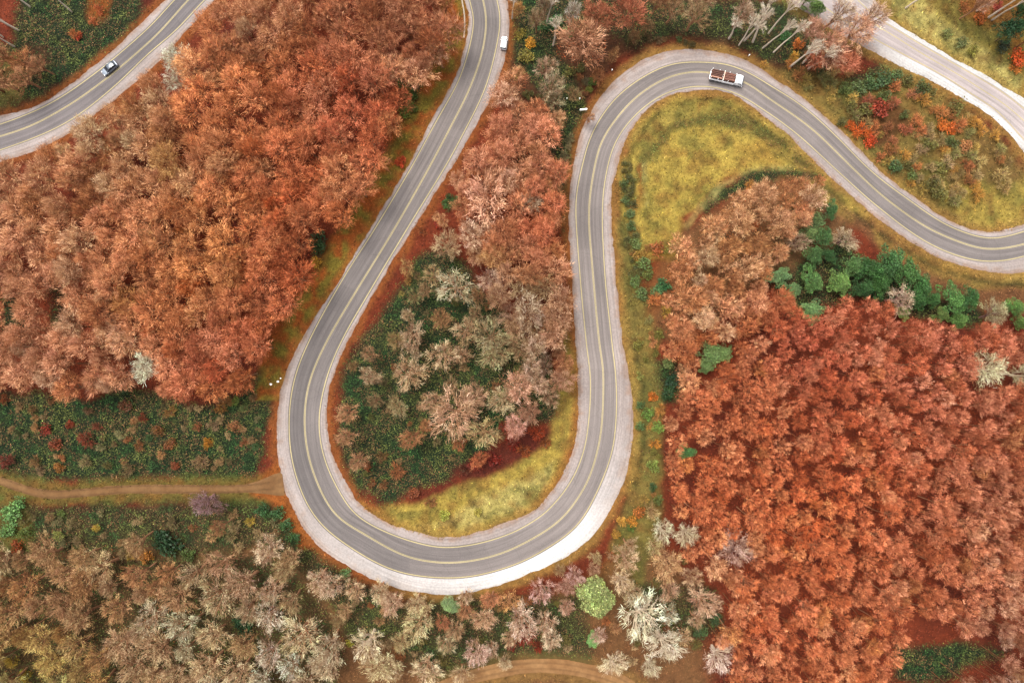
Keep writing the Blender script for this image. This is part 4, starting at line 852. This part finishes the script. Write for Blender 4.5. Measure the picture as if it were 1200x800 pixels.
GSH = [(374,281,13,(50,82,50)),(372,293,8,(60,88,50)),(197,636,16,(40,74,48)),(186,630,10,(44,80,50)),(287,735,13,(38,76,48)),(278,728,8,(40,78,50)),(12,604,14,(96,150,92)),(22,590,9,(84,136,82)),(8,622,10,(90,140,84)),(652,26,9,(58,116,62)),(640,32,8,(54,100,58)),(668,38,7,(70,130,70)),
 (1036,94,13,(66,100,66)),(1020,98,10,(72,108,70)),(1005,106,10,(84,112,72)),(990,104,9,(90,116,66)),(1050,90,9,(80,110,70)),(920,45,8,(56,106,62)),(790,446,11,(36,72,50)),(782,460,9,(44,82,50)),(778,334,10,(60,120,80)),(770,340,8,(90,140,96)),(783,425,8,(110,140,90)),(755,310,10,(96,130,80)),(745,285,8,(100,130,80)),(740,265,7,(80,110,70)),
 (733,235,6,(80,110,70)),(732,215,6,(70,96,56)),(738,250,7,(86,116,76)),(745,330,8,(92,126,76)),(752,345,9,(88,120,76)),(525,240,8,(60,100,50)),(535,236,7,(64,104,54)),(527,233,7,(52,90,48)),(480,110,9,(64,104,46)),(474,130,8,(90,120,50)),(482,125,8,(76,110,48)),(470,100,6,(60,100,44)),(1025,190,9,(84,116,72)),(1050,195,9,(70,104,66)),(1070,205,8,(90,116,66)),
 (760,485,8,(96,140,70)),(770,500,8,(110,150,74)),(765,545,9,(120,150,80)),(750,500,6,(80,116,70)),(750,475,6,(70,106,66)),(765,570,6,(60,96,60)),(335,615,9,(60,104,64)),(325,600,9,(56,100,60)),(308,598,9,(52,96,58)),(345,630,8,(56,100,60)),(404,672,7,(86,130,84)),(410,755-2,5,(180,190,80)),(275,515-45,6,(100,130,60)),(610,40,8,(120,120,50)),(615,65,10,(120,124,60)),(608,85,9,(104,110,54)),(622,50,7,(190,150,50)),
 (150,480-5,6,(90,130,90)),(145,455,8,(60,96,56)),(640,700-8,6,(50,84,56)),(740,618,6,(90,120,60)),(1110,100-60,7,(110,130,80)),(1128,50,8,(100,120,80)),(1140,60,8,(130,140,70)),(1175,55,9,(60,80,66)),(840,725,8,(60,90,60)),(820,740,9,(64,96,60)),(695,95,6,(70,110,50)),(690,105,5,(100,120,50)),(560,600,6,(170,176,90)),(520,604,7,(150,170,80)),(700,55-10,6,(50,80,50))]
for (px, py, r, c) in GSH:
    if samp(DE, *P(px, py)[:2]) < r * .12: continue
    plant('leafshrub', 'green_shrub', 'green shrub', px, py, r, c, r * .22 * 1.1, where='on the open ground', group='green shrubs', bark=(110, 85, 65), k=.8, up=.5)

def fill_shrubs(pl, rlo, rhi, f, n, cols, seed, kmax):
    g = np.random.default_rng(seed); xs = [p[0] for p in pl]; ys = [p[1] for p in pl]; k = 0
    for it in range(n):
        if k >= kmax: break
        px = g.uniform(min(xs), max(xs)); py = g.uniform(min(ys), max(ys)); r = g.uniform(rlo, rhi)
        if not inpoly(px, py, pl) or fbm(px / 16, py / 16, 900 + seed, 2) < (.44 if seed != 4 else .3) or not free(px, py, r, f * .8) or samp(DE, *P(px, py)[:2]) < r * .2: continue
        PLACED.append((px, py, r)); k += 1; c = np.array(cols[g.integers(len(cols))]) * g.uniform(.8, 1.02)
        gr = c[1] > c[0] * .98
        plant('leafshrub' if gr else 'twigshrub', 'green_shrub' if gr else 'shrub', 'green shrub' if gr else 'shrub', px, py, r, c, r * .25, group='green shrubs' if gr else 'autumn-coloured shrubs', bark=(120, 90, 70), k=.8 if gr else .66, up=.5)
for q in SHR + GSH: PLACED.append(q[:3])
T1 = [(176,132,88),(184,128,84),(160,110,72),(190,120,76),(140,110,68),(150,130,80),(176,96,60)]
fill_shrubs([(0,470),(110,475),(200,478),(300,450),(312,500),(300,552),(150,552),(50,552),(0,530)], 4, 8, .8, 900, T1 + [(70,110,66)], 1, 35)
fill_shrubs([(0,596),(60,600),(240,598),(320,600),(330,640),(220,655),(100,648),(0,650)], 5, 10, .8, 700, T1 + [(200,150,60),(90,120,60),(80,110,60)], 2, 28)
fill_shrubs([(400,500),(410,430),(440,380),(480,330),(530,300),(560,340),(600,390),(640,440),(640,490),(560,530),(490,565),(430,570)], 4, 8, .72, 900, [(150,110,70),(130,104,64),(170,120,80),(96,110,60),(160,90,56)], 3, 28)
fill_shrubs([(900,80),(1050,85),(1130,130),(1185,185),(1190,225),(1100,240),(1080,225),(1030,185),(960,120)], 6, 11, .6, 2500, [(176,132,84),(184,140,84),(166,120,70),(190,140,70),(150,130,70),(186,104,60),(176,92,56),(110,118,66),(90,112,66),(196,124,58)], 4, 84)
fill_shrubs([(600,95),(660,60),(700,75),(690,110),(672,190),(650,190)], 4, 8, .75, 400, [(150,120,80),(130,110,70),(100,110,60),(160,90,56),(90,100,56)], 5, 12)
fill_shrubs([(720,640),(760,600),(800,650),(840,760),(700,785),(660,770),(480,790),(380,740),(390,690),(560,715),(680,690)], 4, 9, .7, 1200, [(190,140,96),(184,124,80),(150,110,64),(190,100,60),(110,112,60),(160,84,50)], 6, 32)
fill_shrubs([(740,290),(790,290),(775,380),(780,480),(775,600),(750,620),(755,480),(740,380)], 3.5, 7, .8, 400, [(120,130,64),(170,140,66),(180,110,60),(100,124,66)], 7, 15)
fill_shrubs([(729,190),(742,190),(746,300),(760,320),(745,345),(733,300)], 3.5, 6, .6, 900, [(84,96,56),(96,106,60),(110,112,64)], 9, 22)
fill_shrubs([(720,30),(860,55),(850,68),(780,55),(715,72)], 4, 8, .7, 300, [(120,84,54),(90,90,50),(150,90,56),(70,96,52)], 8, 8)
# ------------------------------------------------------------------ the forests, filled tree by tree
LFP = [(-60,230),(0,212),(60,182),(150,122),(215,74),(262,6),(300,-60),(530,-60),(536,0),(530,45),(520,85),(497,112),(478,150),(462,165),(440,200),(418,235),(392,270),(385,285),(360,330),(330,372),(306,420),(288,440),(250,466),(200,456),(150,440),(100,462),(60,452),(-60,452)]
RFP = [(795,300),(850,245),(905,215),(960,215),(945,262),(905,305),(915,365),(945,378),(985,350),(1040,350),(1100,382),(1260,388),(1260,860),(850,860),(850,800),(835,740),(850,700),(820,650),(795,640),(795,600),(782,560),(785,480),(808,450),(770,390),(785,330)]
BLP = [(-60,640),(100,645),(130,622),(170,618),(182,655),(215,662),(222,612),(300,618),(330,660),(345,700),(390,740),(385,860),(-60,860)]
gap = [(65,355,14),(8,365,16),(480,122,12),(374,283,13),(197,638,15),(287,735,12),(1090,770,42),(1150,765,22),(470,130,10),(70,365,10),(145,690,12),(805,532,9)]
cand = []
def fill(pl, rlo, rhi, f, kind, n, name):
    xs = [p[0] for p in pl]; ys = [p[1] for p in pl]
    for it in range(n):
        px = R0.uniform(min(xs), max(xs)); py = R0.uniform(min(ys), max(ys)); t = it / n
        r = (rhi - (rhi - rlo) * t ** .6) * R0.uniform(.9, 1.1)
        if callable(name): pass
        if not inpoly(px, py, pl) or not free(px, py, r, f): continue
        if samp(DE, *P(px, py, 8)[:2]) < 1.6 + r * .13: continue
        if any((px - q[0]) ** 2 + (py - q[1]) ** 2 < (q[2] + r * .6) ** 2 for q in gap): continue
        PLACED.append((px, py, r)); cand.append((px, py, r, kind, name))
fill(LFP, 10, 18, .71, 'russet', 12000, 'in the left forest')
fill([(785,300),(850,245),(905,215),(960,215),(945,262),(905,305),(915,360),(880,400),(800,410),(770,390)], 10, 15, .86, 'russet', 2500, 'in the pink grove right of the road')
fill(RFP, 8.0, 11.5, .74, 'copse', 16000, 'in the right forest')
fill([(588,95),(640,108),(655,150),(664,200),(662,290),(664,380),(668,440),(640,470),(600,400),(575,350),(560,300),(535,250),(545,200),(578,140)], 10, 17, .62, 'russet', 2500, '')
fill([(500,300),(560,300),(660,330),(668,440),(655,480),(600,500),(560,470),(540,400),(500,400)], 8, 13, .92, 'bare', 500, '')
fill([(400,500),(410,430),(440,380),(480,330),(560,440),(600,490),(560,530),(490,565),(430,570)], 6.5, 11, .95, 'bare', 45, '')
fill(BLP, 9, 17, .92, 'bare', 6000, 'in the lower left wood')
fill([(-50,50),(30,45),(50,80),(30,110),(0,128),(-50,130)], 9, 13, .8, 'bare', 200, 'by the upper left road')
fill([(1100,-60),(1260,-60),(1260,60),(1190,30),(1150,5)], 9, 14, .8, 'bare', 150, 'at the top right')
rus = sorted([c for c in cand if c[3] in ('russet', 'copse')], key=lambda c: -c[2] * (1 if (-5 < c[0] < 1205 and -5 < c[1] < 805) else .01))
indiv = rus[:300] + [c for c in cand if c[3] == 'bare' and -12 < c[0] < 1212 and -12 < c[1] < 812]
rest = rus[300:] + [c for c in cand if c[3] == 'bare' and not (-12 < c[0] < 1212 and -12 < c[1] < 812)]
print('COUNTS', len(rus), len(indiv), len(rest))
for (px, py, r, kind, wh) in indiv:
    c = crown_col(px, py); h = R0.uniform(.85, 1.2) * (12.5 if r > 14 or px < 500 else 12)
    if kind == 'bare': h *= .8
    plant(kind, 'autumn_tree' if kind != 'bare' else 'bare_tree', 'autumn tree' if kind != 'bare' else 'bare tree', px, py, r * 1.12, c, h, where=wh,
          group='russet trees crowding the forests' if kind != 'bare' else 'tan trees of the lower left wood', k=.66)
# the many smaller trees beyond those, as one mass
VV = []; FF = []; TT = []; TVV = []; TFF = []; b = 0; tb = 0
for (px, py, r, kind, wh) in rest:
    c = crown_col(px, py); h = R0.uniform(.85, 1.2) * 11.5
    x, y, z = P(px, py, .75 * h); R = r * 1.12 * (CAMH - float(z)) / FPX; p = PROTO[kind][R0.integers(len(PROTO[kind]))]
    (tv, tf, tt), (cv, cf, ct) = p['data']
    if len(cf) > 4000:
        pass
    a = R0.uniform(0, 6.28); ca, sa = math.cos(a), math.sin(a); M = np.array([[ca * R, -sa * R, 0], [sa * R, ca * R, 0], [0, 0, h / (4.4 if kind == 'copse' else 3.2)]])
    o = np.array([float(x), float(y), float(Zt(x, y))])
    VV.append(cv @ M.T + o); FF.append(cf + b); TT.append(ct * twig_alb(c, .88)); b += len(cv)
    VV.append(tv @ M.T + o); FF.append(tf + b); TT.append(np.ones((len(tf), 3)) * alb((160, 105, 72), 1.0)); b += len(tv)
if VV:
    tag(mesh_obj('forest', np.vstack(VV), np.vstack(FF), M_TWIG, tint=np.clip(np.vstack(TT), 0, .9)), 'smallest russet trees filling the forests between the larger crowns', 'forest', kind='stuff')

# ------------------------------------------------------------------ vehicles
def box(x0, x1, y0, y1, z0, z1):
    V = np.array([(x, y, z) for x in (x0, x1) for y in (y0, y1) for z in (z0, z1)], float)
    return V, np.array([(0,1,3,2),(4,6,7,5),(0,4,5,1),(2,3,7,6),(0,2,6,4),(1,5,7,3)])
def add_mesh(name, parts, mat, parent, bevel=.0, smooth=False, seg=2):
    V, F = merge(parts); o = mesh_obj(name, V, F, mat, parent=parent, smooth=smooth)
    if bevel:
        m = o.modifiers.new('bevel', 'BEVEL'); m.width = bevel; m.segments = seg; m.limit_method = 'ANGLE'
    return o
def loft(secs):
    """secs: list of (x, half width bottom, half width top, z0, z1) cross sections along x, with a shoulder"""
    V = []; F = []
    for (x, wb, wt, z0, z1) in secs:
        zm = z0 + (z1 - z0) * .55
        V += [(x, -wb * .94, z0), (x, -wb, zm), (x, -wt, z1), (x, wt, z1), (x, wb, zm), (x, wb * .94, z0)]
    n = len(secs)
    for i in range(n - 1):
        for j in range(6):
            q = (j + 1) % 6; F.append((i * 6 + j, i * 6 + q, (i + 1) * 6 + q, (i + 1) * 6 + j))
    F += [(0, 1, 4, 5), (1, 2, 3, 4), ((n - 1) * 6 + 5, (n - 1) * 6 + 4, (n - 1) * 6 + 1, (n - 1) * 6), ((n - 1) * 6 + 4, (n - 1) * 6 + 3, (n - 1) * 6 + 2, (n - 1) * 6 + 1)]
    return np.array(V, float), np.array(F)
def cyl(cx, cy, cz, r, w_, axis='y', n=18):
    th = np.arange(n) * 2 * math.pi / n; V = []
    for s in (-.5, .5):
        for t in th:
            V.append({'y': (cx + r * math.cos(t), cy + s * w_, cz + r * math.sin(t)), 'x': (cx + s * w_, cy + r * math.cos(t), cz + r * math.sin(t))}[axis])
    V += [(cx, cy - .5 * w_, cz), (cx, cy + .5 * w_, cz)] if axis == 'y' else [(cx - .5 * w_, cy, cz), (cx + .5 * w_, cy, cz)]
    F = []
    for j in range(n):
        q = (j + 1) % n; F += [(j, q, n + q, n + j)]
        F += [(2 * n, q, j, j)] if False else []
    F2 = [(2 * n, (j + 1) % n, j) for j in range(n)] + [(2 * n + 1, n + j, n + (j + 1) % n) for j in range(n)]
    F3 = []
    for a in F: F3 += [(a[0], a[1], a[2]), (a[0], a[2], a[3])]
    return np.array(V, float), np.array(F3 + F2)
TYRE = plain('rubber', (.02, .02, .02), .8); RIM = plain('alloy', (.4, .4, .42), .3, .9); GLASS = plain('dark_glass', (.012, .015, .02), .08, 0, .02)
LAMP = plain('lamp_glass', (.75, .75, .72), .15); TAIL = plain('tail_lamp', (.4, .02, .015), .25); BLACK = plain('black_plastic', (.02, .02, .022), .6)
def wheel(parent, x, y, r, w_=.22):
    t = add_mesh('wheel', [cyl(x, y, r, r, w_)], TYRE, parent, .03)
    add_mesh('rim', [cyl(x, y + (.5 * w_ if y > 0 else -.5 * w_), r, r * .62, .03)], RIM, t)
def car(name, label, cat, px, py, heading, paint, L, W, Hh, van=False, roofcol=None):
    x, y, z = P(px, py, .8); x, y = float(x), float(y); z = float(H(x, y)) + .06
    rt = empty(name, (x, y, z), heading); tag(rt, label, cat)
    l = L / 2; w_ = W / 2; belt = Hh * (.6 if not van else .55)
    body = [(-l, w_ * .86, w_ * .78, .38, belt * .92), (-l * .93, w_ * .97, w_ * .88, .26, belt), (-l * .4, w_, w_ * .92, .22, belt * 1.02), (l * .3, w_, w_ * .92, .22, belt), (l * .42, w_, w_ * .9, .22, belt * .98),
            (l * .88, w_ * .95, w_ * .82, .26, belt * .82), (l, w_ * .8, w_ * .68, .36, belt * .62)]
    add_mesh('body', [loft(body)], paint, rt, .05, True)
    if van: cab = [(-l * .95, w_ * .86, w_ * .84, belt * .95, Hh * .93), (-l * .88, w_ * .9, w_ * .85, belt * .95, Hh), (l * .34, w_ * .9, w_ * .84, belt * .95, Hh), (l * .58, w_ * .86, w_ * .76, belt * .93, belt * 1.06)]
    else: cab = [(-l * .9, w_ * .84, w_ * .74, belt * .95, belt * 1.04), (-l * .68, w_ * .88, w_ * .74, belt * .95, Hh * .97), (-l * .2, w_ * .9, w_ * .75, belt * .95, Hh), (l * .12, w_ * .9, w_ * .74, belt * .95, Hh * .98), (l * .5, w_ * .86, w_ * .74, belt * .93, belt * 1.02)]
    add_mesh('cabin_glass', [loft(cab)], GLASS, rt, .03, True)
    r0, r1 = ((-l * .88, l * .30) if van else (-l * .62, l * .08))
    rf = add_mesh('roof', [box(r0, r1, -w_ * .74, w_ * .74, Hh - .03, Hh + .025)], roofcol or paint, rt, .04)
    if van:
        add_mesh('side_panel', [box(-l * .93, l * .05, sy * w_ * .91 - .02, sy * w_ * .91 + .02, belt * .95, Hh * .98) for sy in (-1, 1)], paint, rt, .015)
    else:
        for sy in (-1, 1): add_mesh('roof_rail', [box(-l * .6, l * .05, sy * w_ * .64 - .02, sy * w_ * .64 + .02, Hh + .03, Hh + .08)], RIM, rt)
    for xx in (-l * .62, l * .62):
        for yy in (-w_ * .9, w_ * .9): wheel(rt, xx, yy, .34)
    for sy in (-1, 1):
        add_mesh('headlight', [box(l * .9, l * .985, sy * w_ * .62 - .14, sy * w_ * .62 + .14, belt * .58, belt * .76)], LAMP, rt, .03)
        add_mesh('tail_light', [box(-l * 1.005, -l * .95, sy * w_ * .7 - .1, sy * w_ * .7 + .1, belt * .62, belt * .92)], TAIL, rt, .02)
        add_mesh('wing_mirror', [box(l * .38, l * .46, sy * (w_ + .06) - .08, sy * (w_ + .06) + .08, belt, belt + .13)], paint, rt, .03)
    add_mesh('front_bumper', [box(l * .93, l * 1.01, -w_ * .7, w_ * .7, .25, .42)], BLACK, rt, .03)
    add_mesh('rear_bumper', [box(-l * 1.02, -l * .95, -w_ * .76, w_ * .76, .25, .45)], BLACK, rt, .03)
    return rt
GREY = plain('silver_grey_paint', (.13, .15, .18), .35, .3, .04, coat=.6); WHITE = plain('white_paint', (.80, .80, .80), .35, 0, .05, coat=.4); DROOF = plain('dark_blue_grey_paint', (.018, .025, .035), .3, .4, .05, coat=.5)
car('car', 'silver grey car with dark roof driving on the upper left road', 'car', 128, 80, math.atan2(-(98.5 - 66), -(112.5 - 154)) if False else math.radians(180 + 40), GREY, 4.6, 1.95, 1.55, False, DROOF)
car('van', 'small white van parked on the gravel beside the road at the top', 'van', 590.5, 50.5, math.radians(84), WHITE, 3.5, 1.6, 1.6, True)

def truck():
    hd = math.radians(-13); x, y, z = P(851, 92, 1.2); x, y = float(x), float(y); z = float(H(x, y)) + .06
    rt = empty('log_truck', (x, y, z), hd); rt.scale = (.93, .93, .93); tag(rt, 'white truck with open bed loaded with brown logs, rounding the upper bend', 'truck')
    add_mesh('chassis', [box(-4.7, 4.3, -.45, .45, .75, 1.0), box(-4.7, -4.6, -1.1, 1.1, .55, .75)], BLACK, rt, .02)
    cabs = [(2.75, 1.18, 1.12, .65, 2.75), (3.0, 1.22, 1.14, .6, 2.95), (4.1, 1.22, 1.12, .6, 2.85), (4.55, 1.2, 1.08, .6, 2.2), (4.85, 1.16, 1.05, .55, 1.35)]
    cb = add_mesh('cab', [loft(cabs)], WHITE, rt, .06, True)
    add_mesh('windscreen', [(np.array([(4.60, -1.0, 2.18), (4.60, 1.0, 2.18), (4.90, 1.0, 1.48), (4.90, -1.0, 1.48), (4.56, -1.0, 2.14), (4.56, 1.0, 2.14), (4.84, 1.0, 1.44), (4.84, -1.0, 1.44)]), np.array([(0,3,2,1),(4,5,6,7),(0,1,5,4),(1,2,6,5),(2,3,7,6),(3,0,4,7)]))], GLASS, rt)
    add_mesh('roof_hatch', [box(3.5, 3.95, -.25, .25, 2.88, 2.98)], plain('grey_plastic', (.3, .3, .3), .5), rt, .03)
    add_mesh('sun_visor', [box(4.42, 4.7, -1.05, 1.05, 2.38, 2.44)], BLACK, rt, .01)
    for sy in (-1, 1):
        add_mesh('side_window', [box(3.35, 4.2, sy * 1.2 - .015, sy * 1.2 + .015, 1.75, 2.4)], GLASS, rt)
        add_mesh('wing_mirror', [box(4.35, 4.5, sy * 1.4 - .1, sy * 1.4 + .1, 1.7, 2.3)], BLACK, rt, .03)
        add_mesh('headlight', [box(4.84, 4.93, sy * .9 - .16, sy * .9 + .16, .85, 1.05)], LAMP, rt, .02)
        add_mesh('tail_light', [box(-4.76, -4.7, sy * .9 - .14, sy * .9 + .14, .8, .92)], TAIL, rt)
        add_mesh('side_board', [box(-4.7, 2.4, sy * 1.2 - .05, sy * 1.2 + .05, 1.0, 1.72)], WHITE, rt, .02)
        add_mesh('side_skirt', [box(-1.0, 2.4, sy * 1.12 - .04, sy * 1.12 + .04, .6, .96)], WHITE, rt, .02)
        for xx in (-4.55, -2.5, -1.05, .4, 2.3): add_mesh('stake', [box(xx - .06, xx + .06, sy * 1.28 - .05, sy * 1.28 + .05, 1.0, 2.9)], WHITE, rt, .01)
    add_mesh('bumper', [box(4.8, 5.0, -1.15, 1.15, .4, .8)], WHITE, rt, .04)
    add_mesh('load_bed', [box(-4.7, 2.5, -1.15, 1.15, 1.0, 1.12)], WHITE, rt, .02)
    add_mesh('headboard', [box(2.45, 2.58, -1.2, 1.2, 1.0, 2.8)], WHITE, rt, .02)
    add_mesh('mid_frame', [box(-1.1, -.98, -1.25, 1.25, 2.55, 2.95), ], plain('pale_pink_steel', (.62, .42, .32), .6), rt, .02)
    for xx in (-4.0, -2.75, -1.5, 3.7):
        for yy in (-1.05, 1.05): wheel(rt, xx, yy, .5, .3)
    m1 = plain('log_bark_brown', (.06, .022, .013), .9, 0, .4, 2.0); m2 = plain('log_bark_red', (.10, .038, .024), .9, 0, .35, 2.0); m3 = plain('log_cut_pink', (.24, .12, .08), .85, 0, .3, 3)
    g = np.random.default_rng(5); first = True
    for (xa, xb, tag_) in ((-4.55, -1.2, 'rear'), (-.85, 2.35, 'front')):
        for lay in range(6):
            n = 6 if lay < 5 else 5
            for j in range(n):
                r = g.uniform(.13, .19); yy = -0.95 + j * 1.9 / (n - 1) + g.normal(0, .02); zz = 1.3 + lay * .29 + g.normal(0, .03)
                a = xa + g.uniform(-.12, .15); b_ = xb + g.uniform(-.35, .08)
                if lay == 5 and g.random() < .35: continue
                o = add_mesh('log', [tube([(a, yy, zz), ((a + b_) / 2, yy + g.normal(0, .03), zz + .02), (b_, yy + g.normal(0, .05), zz)], [r * 1.05, r, r * .88], 8)], [m1, m2, m2, m3][g.integers(4)], None, smooth=True)
                # cap the ends
                o.location = (x, y, z); o.rotation_euler = (0, 0, hd); o.scale = (.93, .93, .93)
                row = ['bottom', 'second', 'third', 'fourth', 'fifth', 'top'][lay]
                tag(o, f'brown log, {ORD[j]} across in the {row} layer of the {tag_} stack on white truck', 'log', 'logs loaded on the white truck')
truck()

# ------------------------------------------------------------------ small roadside things
MW = plain('white_reflective', (.85, .82, .78), .5)
def post(px, py, label):
    x, y, z = P(px, py); x, y = float(x), float(y); gz = float(Zt(x, y))
    rt = empty('marker_post', (x, y, gz)); tag(rt, label, 'marker post')
    add_mesh('pole', [cyl(0, 0, .55, .07, .14, 'x', 8)] if False else [box(-.06, .06, -.06, .06, -.1, .9)], MW, rt, .02)
    add_mesh('post_cap', [box(-.12, .12, -.12, .12, .9, 1.0)], MW, rt, .03)
post(664, 117, 'white marker post in dark bushes, left of a twin near the upper bend')
post(679, 117, 'white marker post in dark bushes, right of a twin near the upper bend')
post(877, 66, 'white marker post in the grass above the log truck')
post(717, 83, 'white marker post at the gravel edge where the upper bend begins')
x, y, z = P(683, 131); x, y = float(x), float(y); gz = float(Zt(x, y))
rt = empty('road_sign', (x, y, gz), math.radians(6)); tag(rt, 'long white sign board seen from above, left of the upper bend', 'road sign')
add_mesh('board', [box(-.95, .95, -.16, .16, 1.35, 2.0)], MW, rt, .02)
for sx in (-.6, .6): add_mesh('post', [box(sx - .04, sx + .04, -.04, .04, -.1, 1.35)], plain('galvanised', (.4, .4, .4), .5, .6), rt)
def rock(px, py, r, label):
    x, y, z = P(px, py); x, y = float(x), float(y); g = np.random.default_rng(int(px)); n, m = 7, 9; V = []
    for i in range(n):
        for j in range(m):
            a = math.pi * i / (n - 1); b_ = 2 * math.pi * j / m; q = r * (1 + (g.normal(0, .12) if 0 < i < n - 1 else 0)); V.append((q * math.sin(a) * math.cos(b_), q * math.sin(a) * math.sin(b_) * .8, q * .7 * math.cos(a)))
    F = [(i * m + j, (i + 1) * m + j, (i + 1) * m + (j + 1) % m, i * m + (j + 1) % m) for i in range(n - 1) for j in range(m)]
    o = mesh_obj('white_stone', V, F, plain('white_limestone', (.8, .76, .7), .8), smooth=True); o.location = (x, y, float(Zt(x, y)) + r * .4); tag(o, label, 'stone')
rock(317.5, 450, .36, 'white stone lying in orange earth a step away from the roadside')
rock(326, 447, .34, 'cream stone lying right against the gravel left of the bend')
rock(329, 443, .2, 'smallest pale stone of three beside the left gravel edge')

finish_labels()
